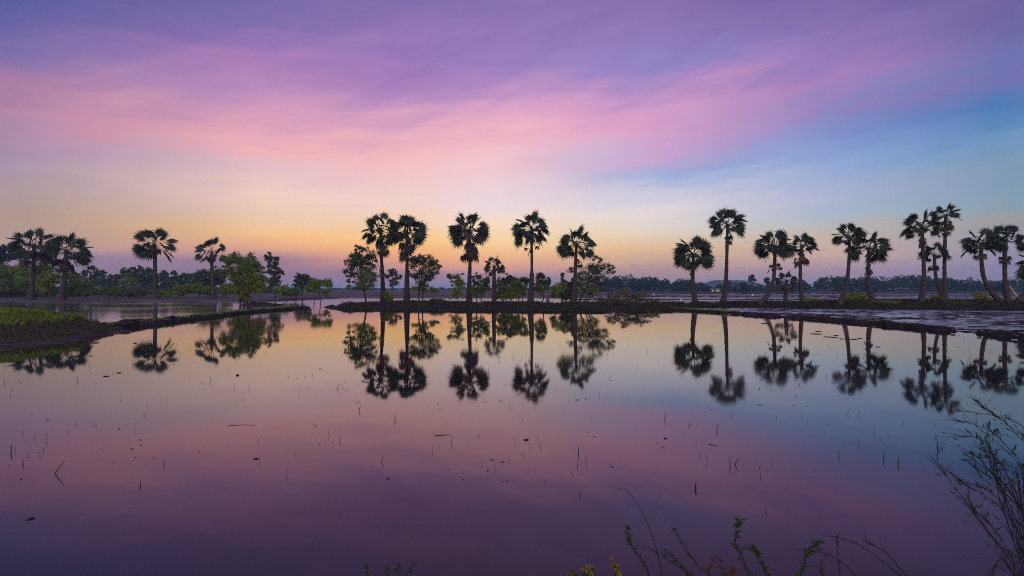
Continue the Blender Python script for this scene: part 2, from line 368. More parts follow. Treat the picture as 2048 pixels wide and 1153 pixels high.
# grassy mound and its mud shelf at the left
def mound():
    def hz(x, y):
        g = .98*math.exp(-(((x+22.3)/3.0)**2 + ((y-24.3)/(2.6 if y > 24.3 else 4.2))**2)*.9)
        g += .50*math.exp(-(((x+27.8)/3.4)**2 + ((y-24.5)/(2.6 if y > 24.5 else 4.2))**2))
        g += .22*math.exp(-(((x+19.8)/1.2)**2 + ((y-26.3)/1.7)**2))
        edge = max(0.0, min(1.0, ((-x-15.6 + .9*fbm(x, y, .5, 3) - max(0, y-20.5)*.55 + max(0, 18-y)*-.35))/2.2))
        s = .07*edge
        z = g + s + (.05*fbm(x, y, 1.3, 5) + .03*fbm(x, y, 4, 6))*min(1, .25 + g*1.5)
        drop = max(0.0, y-26.8)*.16 + (0 if edge > .02 else .05)
        if y < 17.5: drop += (17.5-y)*.035
        return z - .035 - drop
    xs = np.arange(-36, -13.5, .16); ys = np.arange(13.5, 31, .16); n = len(xs)
    V = [(x, y, hz(x, y)) for y in ys for x in xs]
    Fc = [(j*n+i, j*n+i+1, (j+1)*n+i+1, (j+1)*n+i) for j in range(len(ys)-1) for i in range(n-1)
          if max(V[j*n+i][2], V[j*n+i+1][2], V[(j+1)*n+i][2], V[(j+1)*n+i+1][2]) > -.06]
    b = MB(); b.add(V, Fc); tag(b.build('mound', M['shelf'], smooth=True), kind='structure')
    return hz
mound_z = mound()

# wet field to the right of the thin dike: shallow rippled water with clods of mud breaking through
def wet_field():
    b = MB()
    xs = np.arange(16, 62, .35); 
    edge = interp([(14,52),(17,47.5),(18.2,41),(19.8,35.4),(20.4,30),(20.5,20)])
    V = []; ys = np.arange(18, 58, .3); n = len(xs)
    left = interp([(14,20.1),(19.5,20.3),(25.9,20.5),(30,20.4),(35.4,19.8),(41,18.2),(47.5,16.9),(52,15.4),(60,15.4)])
    for y in ys:
        for i, x in enumerate(xs):
            X = left(y) + (x-16); V.append((X, y, .014))
    Fc = [(j*n+i, j*n+i+1, (j+1)*n+i+1, (j+1)*n+i) for j in range(len(ys)-1) for i in range(n-1)
          if V[j*n+i][1] < r_front(V[j*n+i][0])+.8]
    b.add(V, Fc); tag(b.build('water', M['wet'], smooth=True), kind='structure')
    # mud ridges between ripples
    b = MB(); xs = np.arange(0, 44, .16); ys = np.concatenate([np.arange(18, 40, .14), np.arange(40, 57, .22)]); V = []; n = len(xs)
    for y in ys:
        for x in xs:
            X = left(y) + x
            v = noise.fractal(Vector((X*.9, y*2.6, 1.0)), .6, 2.1, 5)
            V.append((X, y, .010 + .040*v + .022*fbm(X, y*1.6, .16, 8)))
    Fc = [(j*n+i, j*n+i+1, (j+1)*n+i+1, (j+1)*n+i) for j in range(len(ys)-1) for i in range(n-1)
          if V[j*n+i][1] < r_front(V[j*n+i][0])+.8 and max(V[j*n+i][2], V[j*n+i+1][2], V[(j+1)*n+i][2], V[(j+1)*n+i+1][2]) > .012]
    b.add(V, Fc); tag(b.build('mud', M['mud'], smooth=True), kind='structure')
wet_field()
# paddies behind the right bank, with their low dikes
def far_paddies():
    b = MB(); b.add([(16.5,62,.012),(260,62,.012),(260,236,.012),(40,232,.012),(19,122,.012)], [(0,1,2,3,4)])
    tag(b.build('water', M['far_water']), kind='structure')
    for i, (x0, y0, x1, y1, h) in enumerate([(10,97,150,90,.16),(19,124,170,116,.20),(24,150,190,142,.20),(30,182,220,176,.24),(36,208,240,205,.24)]):
        dike('dike', [(x0,y0,.7,.7,h),((x0*2+x1)/3,(y0*2+y1)/3+1,.7,.7,h),((x0+2*x1)/3,(y0+2*y1)/3-1,.7,.7,h),(x1,y1,.7,.7,h)], M['mud'], .9, seed=20+i, nseg=8)
    dike('dike', [(64,66,.5,.5,.2),(60,90,.5,.5,.2),(66,120,.5,.5,.2)], M['mud'], .9, seed=33, nseg=8)
far_paddies()
def green_strip():
    b = MB(); b.add([(78,226,.03),(250,212,.03),(250,233,.03),(78,233,.03)], [(0,1,2,3)])
    tag(b.build('seedling_field', rough_mat('seedlings', (.045,.075,.03), (.075,.11,.04), .6, .9, .1), None), kind='structure')
green_strip()
def hill():
    b = MB(); V = []; xs = np.linspace(330, 500, 70); ys = np.linspace(1000, 1150, 12); n = len(xs)
    prof = interp([(330,0),(350,6),(372,13.5),(385,16.4),(395,17),(410,16),(425,16.8),(440,15.4),(455,12),(475,6),(500,0)])
    for j, y in enumerate(ys):
        for x in xs:
            V.append((x, y, prof(x)*math.sin(math.pi*min(.5, (j+.001)/10))*(1.0 if j < 7 else 1-(j-6)/6) + 1.0*fbm(x, y, .12) + .5*fbm(x, y, .5)))
    b.add(V, [(j*n+i, j*n+i+1, (j+1)*n+i+1, (j+1)*n+i) for j in range(len(ys)-1) for i in range(n-1)])
    tag(b.build('hill', M['hill'], smooth=True), kind='structure')
hill()

# the bank the photographer stands on
def near_bank():
    b = MB(); xs = np.arange(-9, 9.01, .15); us = [0, .3, .6, .85, 1.0, 1.1]; V = []
    for x in xs:
        for u in us:
            V.append((x, -4 + u*6.6 + .12*fbm(x, 0, .8)*u, (.42 if u < .8 else .42*(1-(u-.8)/.25)) + .05*fbm(x, u*6, 1.2)))
    k = len(us); b.add(V, [(i*k+j, (i+1)*k+j, (i+1)*k+j+1, i*k+j+1) for i in range(len(xs)-1) for j in range(k-1)])
    tag(b.build('bank', M['mud'], smooth=True), kind='structure')
near_bank()

# ------------------------------------------------------------------ palms
PALMS = 'fan palms along the banks'
def fan_blade(b, H, d, rb, rng, roll, nseg=21, droop=.22, span=150, fold=.0):
    d = d.normalized(); up = Vector((0, 0, 1))
    s = d.cross(up); s = s.normalized() if s.length > .05 else Vector((1, 0, 0))
    n = s.cross(d); c, q = math.cos(roll), math.sin(roll)
    s, n = s*c + n*q, n*c - s*q
    A = [math.radians(-span + 2*span*i/nseg) for i in range(nseg+1)]
    V = [H]
    def pt(a, r, off=0.0):
        p = H + (d*math.cos(a) + s*math.sin(a))*r + n*(off - fold*abs(math.sin(a))*r)
        p.z -= droop*r*r/rb*(.6+.4*abs(math.cos(a))); return p
    for a in A: V.append(pt(a, rb*(.50 + .08*rng.random())*(1 if abs(a) < 1.9 else .8), .03*rb))
    for i in range(nseg):
        a = .5*(A[i]+A[i+1]) + rng.uniform(-.05, .05); r = rb*rng.uniform(.84, 1.18)*(1 if abs(a) < 1.75 else .74)
        V.append(pt(a, r, rng.uniform(-.1, .06)*rb))
    Fc = []
    for i in range(nseg):
        t = nseg+2+i; Fc += [(0, 1+i, t), (0, t, 2+i)]
    b.add([tuple(v) for v in V], Fc)
def palm(label, D, trunk, R, n=30, th=(4, 122), skirts=(), seed=0, group=PALMS, lop=None, wide=1.0, pet=.60, bark='bark'):
    """trunk: (px, py, radius px) from foot to crown heart at distance D; R: crown radius in px"""
    rng = random.Random(seed); k = D/F
    foot = at(trunk[0][0], trunk[0][1], D)
    root = thing('fan_palm', label, 'palm tree', foot, group)
    base = np.array(foot)
    tr = [tuple(at(px, py, D)-foot) + (r*k,) for px, py, r in trunk]
    tr = [(tr[0][0], tr[0][1], tr[0][2]-.5, tr[0][3]*1.35)] + tr
    sp = spline(tr, 60); pts = [Vector(q[:3]) for q in sp]
    rad = [q[3]*(1 + .07*math.sin(i*2.4) + rng.uniform(-.09, .09)) for i, q in enumerate(sp)]
    b = MB(); b.tube(pts, rad, 12); b.build('trunk', M[bark], root, True)
    heart = pts[-1]; Rw = R*k
    cr = MB(); n = int(n*rng.uniform(.84, 1.02)); Rw *= 1.01; old = MB(); pet += rng.uniform(.03, .09); fat = rng.uniform(.94, 1.12); hang = rng.uniform(.2, .8); gap = rng.uniform(0, 6.28); worn = rng.uniform(.0, .09)
    for i in range(n):
        f_ = (i + .5)/n; phi = i*2.39996 + rng.uniform(-.3, .3)
        c0, c1 = math.cos(math.radians(th[0])), math.cos(math.radians(th[1]))
        theta = math.acos(c0 + (c1-c0)*f_**.9) + rng.uniform(-.08, .08)
        if lop and rng.random() < lop(theta, phi): continue
        if theta > .8 and math.cos(phi - gap) > .9 and rng.random() < .4: continue
        into = old if theta > math.radians(th[1])*.8 and rng.random() < worn*3 else cr
        d = Vector((math.sin(theta)*math.cos(phi)*wide, math.sin(theta)*math.sin(phi)*wide, math.cos(theta)))
        reach = Rw*rng.uniform(.95, 1.07)*(1.0 if theta < 1.9 else .95); L = reach*(pet + rng.uniform(-.08, .06)); rb = Rw*rng.uniform(.28, .39)
        P = [heart + d*L*t + Vector((0, 0, -.10*L*t*t*math.sin(theta))) for t in (0, .33, .66, 1)]
        into.tube(P, [.040*Rw*.45, .028*Rw*.45, .026*Rw*.45, .026*Rw*.45], 4)
        dd = (P[3]-P[2]).normalized() - Vector((0, 0, rng.uniform(.0, hang)*math.sin(theta)))
        fan_blade(into, P[3], dd, rb*1.08*fat, rng, rng.uniform(-1.5, 1.5), droop=.04 + .10*math.sin(theta), nseg=24, span=160)
    cr.build('crown', M['palm'], root)
    sk = old
    for (px, py, wpx, hpx, m_) in skirts:
        c = at(px, py, D)-foot; wv, hv = wpx*k/2, hpx*k/2
        # leaf bases hugging the stem then dead fans hanging down and out
        near = min(pts, key=lambda p: abs(p.z - (c.z+hv*.6)))
        for i in range(m_):
            phi = i*2.39996 + rng.uniform(-.4, .4); off = Vector((math.cos(phi), math.sin(phi), 0))
            o0 = Vector((near.x, near.y, c.z + hv*rng.uniform(.2, 1.0))) + Vector((c.x-near.x, 0, 0))*.5
            hub = Vector((c.x, near.y, c.z)) + Vector((off.x*wv*rng.uniform(.4, .8), off.y*wv*.6, hv*rng.uniform(-.6, .75)))
            sk.tube([o0, (o0+hub)/2 + Vector((0, 0, .12*hv)), hub], [.025, .02, .018], 4)
            d = Vector((off.x*.4, off.y*.4, -.95))
            fan_blade(sk, hub, d, max(.32, min(wv, hv)*rng.uniform(.55, .95)), rng, rng.gauss(0, .6), 13, .3, 115, .3)
    if sk.n: sk.build('dead_fronds', M['dead'], root)
    return root
# left bank
palm('leftmost fan palm by the water, leaning crown beside its twin, pale flared trunk', 84, [(62,599,8.5),(63,580,5.2),(66,555,4),(67.5,520,3.3),(68,492,3)], 43, 30, (4,128), [(66,515,52,34,12)], 1, wide=1.1)
palm('second fan palm from the left, thick leaning pale trunk, brown hanging fronds', 82, [(122,599,9),(125,580,6),(129,555,4.6),(131.5,535,4),(132,506,3.4)], 45, 28, (4,122), [(126,530,46,32,13)], 2, wide=1.1)
palm('lone fan palm on the far left shore with a round crown of drooping side leaves', 89, [(313,601,8.5),(311.5,588,4.6),(310.5,560,3.7),(310,525,3.6),(308,490,3.2)], 42, 27, (4,128), [(309,506,26,26,6)], 3, lop=lambda t, p: .5 if 1.1 < t < 1.5 else 0)
palm('sparse fan palm half hidden by the big light green tree on the left shore', 89, [(428,602,8),(427,585,4.2),(425,560,3.4),(423.5,525,3.2),(424,505,3)], 37, 18, (4,125), [(424,515,18,20,4)], 4, lop=lambda t, p: .6 if math.cos(p) > .2 and t > 1.2 else 0)
# middle bank
palm('tall fan palm behind the left end of the middle bank, crown touching its neighbour', 63.5, [(766.6,605,8.6),(766,595,5.6),(765.5,570,4.3),(764,535,3.4),(762,500,3.2),(762,462,3)], 41, 30, (3,142), [(763,494,30,40,11)], 5, bark='darkbark')
palm('tall fan palm with a thick brown beard of dead fronds, close right of its twin', 61.7, [(813.6,605,8.4),(813.6,594,6.2),(813.8,570,5),(814,535,3.5),(814.5,466,3)], 42, 30, (3,122), [(813,503,34,42,18),(813,483,22,20,6)], 6, bark='darkbark')
palm('tallest bearded fan palm standing alone near the centre of the middle bank', 61.5, [(938.7,606,7.2),(938.5,590,5.7),(939,555,4.3),(940,520,3.2),(938.7,462,3)], 44, 32, (3,124), [(940,503,38,46,20)], 7, bark='darkbark')
palm('short young fan palm with a stout dark trunk on the middle bank', 60.7, [(988,606,5.6),(987.5,590,4.3),(988,565,4),(988.5,545,3.2),(988.7,533,3)], 25, 22, (4,110), [(979,545,20,18,6),(1001,542,16,16,4)], 8, bark='darkbark')
palm('tall fan palm with full round crown and thick lower trunk on the middle bank', 59.5, [(1061,606,7.6),(1061.5,592,6),(1063,570,5),(1063.5,548,4.6),(1063.6,540,2.9),(1063.5,500,2.8),(1063,463,2.8)], 43, 34, (3,126), [(1057,502,16,20,4),(1073,495,13,17,3)], 9, bark='darkbark')
palm('leaning fan palm with a dark lump under its crown beside the feathery tree', 59.3, [(1147.7,606,6.6),(1148,590,5.8),(1150,565,4.4),(1151,530,3.4),(1153,490,3)], 42, 28, (3,128), [(1157,527,17,28,7)], 10, bark='darkbark')
# right bank
palm('round-crowned fan palm at left end of the right bank, trunk bent at foot', 60.8, [(1391,606,7),(1389,596,5.6),(1386,570,4.6),(1385.5,550,3.6),(1387,510,3)], 43, 34, (3,130), [(1380,541,14,18,3)], 11)
palm('tallest slim fan palm on the right bank with a narrow brown beard under its crown', 61.5, [(1446,605,6.8),(1449,590,5),(1452,560,4),(1454,500,3),(1455,450,2.8)], 39, 32, (3,122), [(1456,480,17,27,10)], 12)
palm('fan palm with strongly curved trunk swept from the left and a wide crown', 57.6, [(1522,605,6),(1529,598,5),(1537,586,4.2),(1546,564,3.7),(1549,535,3.5),(1550,495,3.2)], 41, 32, (3,118), [(1541.6,537,14,20,4),(1556,531,13,18,4)], 13)
palm('slim fan palm with two tiers of dead fronds standing right of the curved palm', 57.6, [(1605.5,606,5.4),(1603,590,4.4),(1601,560,3.6),(1601,530,3.2),(1604,492,3)], 32, 24, (3,108), [(1601,523,32,24,10),(1602,507,16,16,4)], 14)
palm('small bushy fan palm with pinkish dead leaves between two tall palms', 57.8, [(1571,606,4.6),(1571.5,590,3.8),(1573,575,3.2),(1573,562,3)], 23, 18, (4,98), [(1571,577,48,14,16)], 15, wide=1.1)
palm('fan palm with curved foot close left of its lower, looser-crowned neighbour', 54.8, [(1681.5,603,5.6),(1687,590,4.8),(1692,573,4.2),(1696.6,541,3.6),(1699,500,3),(1698,474,2.8)], 33, 28, (3,115), (), 16)
palm('fan palm with rough ringed trunk and loose spreading crown below its taller twin', 54.6, [(1746,603,5.8),(1741,588,5),(1737,563,4.2),(1737,526,3.4),(1737.6,498,3)], 43, 27, (3,128), [(1737,541,20,20,6)], 17)
palm('tall fan palm with wide crown at the left of the tight group of three', 53.6, [(1842.5,604,6),(1845,585,5.2),(1848,551,4),(1846,500,3.3),(1843.7,456,3)], 40, 30, (3,112), [(1845,486,19,26,9)], 18)
palm('highest fan palm of the tight group of three, straight slim trunk', 53.5, [(1891,604,6.4),(1890,585,4.6),(1889,526,3.3),(1891.5,432,2.8)], 28, 22, (3,105), [(1893,455,24,36,12)], 19)
palm('low leaning fan palm in the tight group of three with a ring of dead fronds', 53.6, [(1888,602,4.6),(1882,585,3.8),(1875,566,3.4),(1870,541,2.9),(1869,511,2.7)], 27, 22, (3,108), [(1867,537,28,15,9)], 20, wide=1.1)
palm('fan palm with strongly bowed trunk swept from the right near the right edge', 52.4, [(2003,605,6.2),(1991,593,5),(1979.5,581,4.4),(1967,553,3.8),(1962.5,513,3.2),(1963,488,3)], 38, 28, (3,115), [(1960,512,26,18,7)], 21, wide=1.1)
palm('upright fan palm with pale stout foot beside the bowed palm near the right edge', 52.3, [(2017,605,7),(2013,590,5.4),(2010.5,571,4.4),(2009.5,513,3.5),(2012,482,3)], 37, 30, (3,115), [(2009.5,519,25,18,7)], 22, wide=1.05)
palm('fan palm leaning out of the right edge, one leaf of its crown in view', 52, [(2036,606,8),(2048,592,5.5),(2066,570,4.2),(2080,548,3.4),(2084,530,3)], 42, 26, (3,120), (), 23)

# ------------------------------------------------------------------ broad-leaved trees, shrubs
def leafy(name, label, cat, D, foot, crowns, n, leaf, m, seed, group=None, trunks=None, tr=2.0, k=26, clump=.22, up=.3, dirs=None, limbs=10, barkm='darkbark', z0=None, spread=1.0):
    """foot (px, py); crowns: (px, py, rx, ry, weight, material key or None) in px at distance D; n clumps in all, k leaves each"""
    n = int(n*1.25); k = int(k*1.5); clump *= .82; rng = np.random.default_rng(seed); s = D/F
    ft = at(foot[0], foot[1], D)
    if z0 is not None: ft.z = z0
    root = thing(name, label, cat, ft, group); fa = np.array(ft)
    b = MB(); W = np.array([c[4] for c in crowns], float); W /= W.sum(); ends = []
    by = {}
    for (px, py, rx, ry, wt, mk), w_ in zip(crowns, W):
        c = np.array(at(px, py, D)) - fa; q = max(2, int(n*w_))
        v = rng.normal(size=(q, 3)); v /= np.linalg.norm(v, axis=1, keepdims=True)
        r = rng.uniform(.25, 1.0, q)**.6
        v *= (1 + .28*np.sin(v[:, :1]*5.1 + seed) * np.cos(v[:, 2:]*4.3 + seed*1.7))
        cl = c + v*r[:, None]*np.array([rx*s, rx*s*.9*spread, ry*s])*.92
        sz = max(.14, clump*math.sqrt(rx*ry)*s)
        cc = np.repeat(cl, k, axis=0) + rng.normal(size=(q*k, 3))*sz*rng.uniform(.5, 1.0, (q, 1)).repeat(k, 0)*np.array([1, 1, .75])
        cc = cc[cc[:, 2] > .05]
        dv = None
        if dirs is not None: dv = np.tile(np.array(dirs, float), (len(cc), 1)); dv[:, 0] *= np.sign(cc[:, 0]-c[0]+.001)
        by.setdefault(mk or m, MB()).leaves(cc, leaf, rng, up, .5 if dirs is None else .22, dv)
        ends += [cl[i] for i in rng.choice(q, min(q, max(2, int(limbs*w_)+1)), replace=False)]
    for mk, mb in by.items():
        mb.build('crown', M[mk], root)
    cz = np.mean([(np.array(at(c[0], c[1], D))-fa) for c in crowns], axis=0)
    tlist = trunks or [(0, 0)]
    for ti, (ox, lean) in enumerate(tlist):
        p0 = np.array([ox*s, 0, -.25]); top = np.array([cz[0] + lean*s, 0, max(.3, cz[2]*.75)])
        mid = p0*.5 + top*.5 + np.array([rng.normal()*.12, 0, 0])
        sp = spline([p0, mid, top], 10); b.tube([tuple(q) for q in sp], [tr*s*(1-.055*i) for i in range(10)], 7)
        for e in ends[ti::len(tlist)]:
            st = sp[rng.integers(4, 10)]; md = st*.5 + e*.5 + np.array([0, 0, .08*np.linalg.norm(e-st)])
            b.tube([tuple(q) for q in spline([st, md, e], 6)], [tr*s*.45*(1-.15*i) for i in range(6)], 5)
    b.build('trunk', M[barkm], root)
    return root
BK = 'leafy trees on the middle bank'  # lighter greens low in these crowns paint in the light on them
leafy('leafy_tree', 'leafy tree with a tall loose crown at the left end of the middle bank', 'tree', 60.5, (733,606),
      [(722,520,24,22,5,None),(706,520,16,16,3,None),(716,500,10,14,2,None),(740,525,18,22,3,None),(736,552,26,22,5,'mid'),(700,545,18,16,2,None),(722,572,28,10,2.5,'mid'),(700,566,14,14,1,None)], 150, .19, 'dark', 31, BK, [(0,1)], 2.2, limbs=24)
leafy('leafy_tree', 'leafy two-stemmed tree right beside the bearded palm, sky showing through its crown', 'tree', 60.5, (841,606),
      [(850,520,22,17,4,None),(832,530,15,18,2.5,None),(866,535,18,18,3,None),(848,548,26,18,4,None),(838,572,20,14,3,'mid'),(868,580,12,9,1.5,'mid'),(824,550,10,14,1,None)], 125, .18, 'dark', 32, BK, [(-4,-3),(4,4)], 1.7, limbs=26)
leafy('shrub', 'thin leggy sapling left of the central bearded palm, lower leaves light green', 'shrub', 60.6, (919,606),
      [(913,560,16,14,3,'mid'),(900,556,7,8,1,None),(922,570,10,12,2,'bright'),(912,588,14,10,2,'bright')], 62, .16, 'dark', 33, BK, [(0,0)], 1.0)
leafy('shrub', 'green bush between the central bearded palm and the young stout palm', 'shrub', 61.5, (960,605),
      [(953,560,13,16,3,'dark'),(962,575,15,16,4,'mid'),(948,585,12,10,2,'mid'),(972,565,10,14,2,'dark')], 85, .16, 'mid', 34, BK, [(-5,-3),(6,3)], 1.1)
leafy('shrub', 'green bush just right of the young stout palm', 'shrub', 61.8, (1003,605),
      [(1003,575,14,20,4,'mid'),(1018,558,14,12,3,'dark'),(998,590,10,10,1,'dark')], 74, .16, 'mid', 35, BK, [(-2,0),(4,4)], 1.1)
leafy('shrub', 'broad twiggy bush with reddish stems left of the full round-crowned palm', 'shrub', 60.8, (1043,605),
      [(1040,575,20,18,4,'mid'),(1048,562,12,9,2,'dark'),(1030,590,14,10,1.6,'bright')], 70, .16, 'mid', 36, BK, [(-4,-3),(3,4)], 1.1)
leafy('shrub', 'narrow upright sapling just right of the full round-crowned palm', 'shrub', 60.2, (1083,605),
      [(1081,556,10,16,3,'dark'),(1082,577,13,16,3,'mid'),(1072,570,8,10,1,'mid'),(1090,566,6,10,1,'dark')], 64, .16, 'mid', 37, BK, [(0,0)], 1.2)
leafy('shrub', 'bright green bush left of the leaning palm at the right of the middle bank', 'shrub', 60.4, (1124,605),
      [(1114,578,14,12,3,'bright'),(1130,572,11,13,2.6,'mid'),(1106,590,10,8,1.3,'mid'),(1130,592,13,9,2,'dark')], 76, .17, 'bright', 38, BK, [(-3,-3),(3,3)], 1.1)
leafy('feathery_tree', 'feathery tree with spiky outstretched sprays right of the leaning palm', 'tree', 60.2, (1166,606),
      [(1190,538,24,15,4,None),(1212,534,18,7,1.6,None),(1222,544,12,5,.8,None),(1195,518,14,7,1,None),(1170,552,20,16,3,None),(1142,540,10,7,.7,None),(1200,560,22,14,2.6,None),(1160,578,18,18,2.6,'mid'),(1185,582,18,14,2,'mid')],
      165, .2, 'dark', 39, BK, [(-6,-8),(0,4),(5,10),(-12,-10)], 1.4, dirs=(1,.0,.35), limbs=50, clump=.26)
leafy('feathery_bush', 'low feathery bush overhanging the right end of the middle bank', 'shrub', 56.5, (1262,608),
      [(1225,592,16,11,2,None),(1255,588,20,13,3,None),(1280,592,20,13,3,None),(1305,602,18,8,1.6,None),(1245,604,26,7,2,None),(1290,612,26,5,1.6,None),(1318,612,10,4,.5,None)],
      150, .17, 'dry', 40, None, [(-22,-15),(-8,0),(8,5),(20,14)], .8, dirs=(1,0,.5), limbs=40)
leafy('shrub', 'low wide bush between the young stout palm and the full round-crowned palm', 'shrub', 61.6, (1022,606),
      [(1020,585,16,14,3,'mid'),(1030,568,12,12,2,'dark'),(1010,594,12,9,1.5,'bright')], 80, .16, 'mid', 41, BK, [(-3,-3),(4,3)], 1.0)
leafy('shrub', 'leggy dark bush at the foot of the leaning palm, left of the feathery tree', 'shrub', 60.0, (1140,606),
      [(1138,590,12,12,2,'dark'),(1146,570,9,14,1.6,'dark')], 66, .16, 'dark', 42, BK, [(-2,-2),(3,2)], 1.0)
leafy('shrub', 'small light bush standing between the two twin palms at the bank left', 'shrub', 62.5, (779,606),
      [(778,596,10,6,2,'yellow'),(771,588,7,6,1,'yellow')], 34, .14, 'yellow', 43, BK, None, .6)
leafy('shrub', 'low leafy weed clump right of the two-stemmed tree on the middle bank', 'shrub', 60.0, (872,606),
      [(872,602,14,4,2,'dark'),(884,603,12,3.5,1.4,'mid')], 50, .13, 'dark', 44, BK, None, .5)
# bird nest-like tuft on a thin bent sapling by the first palm
def nest():
    root = thing('bent_sapling', 'thin bent sapling with a dark round tuft left of the first middle palm', 'sapling', at(764,606,61.5)); f0 = root.location
    b = MB(); b.tube([tuple(Vector(q)-f0) for q in spline([at(764,608,61.5), at(763,575,61.5), at(760,545,61.5), at(756,528,61.5), at(752,521,61.5)], 12)], [.05-.003*i for i in range(12)], 6)
    b.build('stem', M['darkbark'], root)
    rng = np.random.default_rng(5); c = np.array(at(752.5,522,61.5)-f0) + rng.normal(size=(140,3))*.08
    b = MB(); b.leaves(c, .16, rng); b.build('tuft', M['dead'], root)
nest()
# left shore
LW = 'trees of the left shore wood'
def wood(label, D, foot, crowns, n, leaf, m, seed, k=24, tr=2.0, trunks=None, name='shore_tree', cat='tree', **kw):
    if 62 <= seed <= 69: D, leaf = D*1.65, leaf*1.5          # the lower stretch of wood stands farther back
    return leafy(name, label, cat, D, foot, crowns, n, leaf, m, seed, LW, trunks, tr, k, z0=.22 if D < 140 else .34, **kw)
leafy('willowy_tree', 'big light green weeping tree standing on the small islet, left of centre', 'tree', 66, (487,606),
      [(462,520,22,16,3,'mid'),(492,524,26,18,4,'mid'),(452,545,18,18,2.6,'mid'),(485,550,32,24,6,'mid'),(508,560,22,24,4.5,'bright'),(520,575,14,14,2.6,'yellow'),(486,582,20,18,3,'yellow'),(468,572,16,18,2.4,'bright'),(512,536,14,14,2,'mid'),(524,552,9,12,1,'mid'),(484,597,14,6,1.2,'yellow')],
      300, .2, 'mid', 50, None, [(-6,-12),(0,0),(6,10)], 2.2, 30, limbs=40)
wood('slender dark tree with tufted top right behind the light green weeping tree', 98, (551,597), [(538,515,8,13,2,None),(552,522,7,10,1.4,None),(545,540,12,16,2.6,None),(560,545,9,9,1.2,None),(548,565,16,16,2.6,None)], 95, .3, 'dark', 51, tr=1.2)
wood('green rounded bush at the foot of the slender dark tufted tree', 96, (574,600), [(566,582,18,12,2,'bright'),(585,585,16,10,1.6,'mid')], 60, .3, 'mid', 52, name='shrub', cat='shrub', tr=.9)
wood('small dark flat-topped tree alone on the field left of centre', 125, (603,592), [(604,556,20,9,2.4,None),(594,567,12,8,1.2,None),(618,562,12,8,1.2,None),(606,572,14,10,1.4,None)], 80, .36, 'dark', 53, tr=1.6)
leafy('shrub', 'pair of fresh green saplings with thin stems rising from the rear water', 'shrub', 74, (642,601), [(634,568,14,11,2,None),(655,567,11,10,1.6,None),(624,578,14,9,1.2,None),(645,586,16,8,.8,'yellow')], 90, .2, 'bright', 54, None, [(0,0),(-12,-10)], .8, z0=-.1)
wood('tall dark tree at the far left edge behind the leftmost palm', 112, (2,592), [(10,500,16,9,1.6,None),(-8,512,24,14,2.6,None),(20,515,14,10,1.4,None),(-4,540,28,24,3,None)], 120, .36, 'blue', 55, tr=3)
wood('pale green feathery tree at the left edge, left of the leftmost palm trunk', 103, (10,596), [(6,545,22,18,3,'mid'),(14,566,24,20,3,'mid'),(-20,555,24,26,3,'mid')], 150, .3, 'mid', 56, tr=1.5, trunks=[(-6,-6),(5,4),(14,8)])
wood('light green feathery tree right behind the leftmost palm trunk', 103, (44,596), [(40,540,22,15,3,None),(50,560,20,20,3,None),(34,572,20,14,2,'mid')], 130, .3, 'bright', 57, tr=1.4, trunks=[(-4,-5),(6,5)])
wood('low yellow-green round tree with a pale stem between the two leftmost palms', 97, (98,597), [(88,562,18,13,2.6,None),(108,558,17,12,2.6,None),(98,550,14,8,1.4,None)], 110, .27, 'yellow', 58, tr=1.3)
wood('green tree behind and between the two leftmost palms', 110, (84,594), [(84,540,20,16,3,None),(92,556,20,16,2,None)], 90, .32, 'mid', 59, tr=1.6)
wood('green tree just right of the second palm from the left', 104, (150,596), [(145,556,18,16,3,None),(160,566,20,18,3,None),(142,578,16,12,1.6,'mid')], 120, .3, 'mid', 60, tr=1.5, trunks=[(0,-3),(7,5)])
palm('small distant fan palm above the wood right of the two leftmost palms', 118, [(181,594,2.4),(181,570,1.9),(181,545,1.8)], 17, 22, (3,125), [(181,556,10,10,4)], 61, group=None)
wood('dark tree with a jagged spiky top left of the lone far left palm', 120, (204,594), [(203,548,10,7,1.4,None),(196,562,16,14,2,None),(214,566,16,12,2,None)], 90, .36, 'dark', 62, tr=1.8)
wood('broad flat dark tree crossing behind the wood, left of the lone palm', 122, (233,594), [(234,553,20,4,1.2,None),(228,566,24,14,2,None),(240,574,24,12,2,None)], 90, .34, 'dark', 63, tr=1.8)
wood('rounded green tree left of the lone far left palm', 112, (262,594), [(262,564,22,18,3,'mid'),(252,545,12,9,1.6,None),(276,538,15,6,1.4,None),(270,552,16,12,2,None)], 125, .32, 'dark', 64, tr=2)
wood('dark dense tree directly behind the lone far left palm', 114, (298,594), [(298,550,14,16,2,None),(292,570,20,18,3,None),(308,560,10,16,1.4,None)], 110, .33, 'dark', 65, tr=2)
wood('upright dark tree just right of the lone far left palm', 114, (328,594), [(328,552,10,14,2,None),(330,572,14,16,2.4,None)], 80, .33, 'dark', 66, tr=1.8)
wood('small crooked tree with a twisted tufted top right of the lone palm', 116, (350,594), [(349,545,7,6,1,None),(343,556,6,5,.7,None),(352,566,12,16,2.4,None)], 65, .33, 'dark', 67, tr=1.6)
wood('round dark green tree left of the sparse palm', 118, (372,594), [(370,554,14,10,2,None),(372,572,18,14,2.4,None)], 85, .34, 'dark', 68, tr=1.8)
wood('round dark tree just left of the sparse palm', 118, (396,594), [(394,552,13,11,2,None),(398,570,18,16,2.6,None)], 90, .34, 'dark', 69, tr=1.8)
wood('grey green tree behind the sparse palm trunk', 112, (420,595), [(412,562,18,22,2.4,None),(434,555,16,24,2.4,None)], 115, .32, 'dark', 70, tr=1.8)
wood('light yellow-green bush below the round trees, left of the sparse palm', 98, (372,597), [(370,578,18,12,2,None),(392,576,16,13,2,'bright'),(356,586,12,7,1,'bright')], 95, .27, 'yellow', 71, name='shrub', cat='shrub', tr=.8)
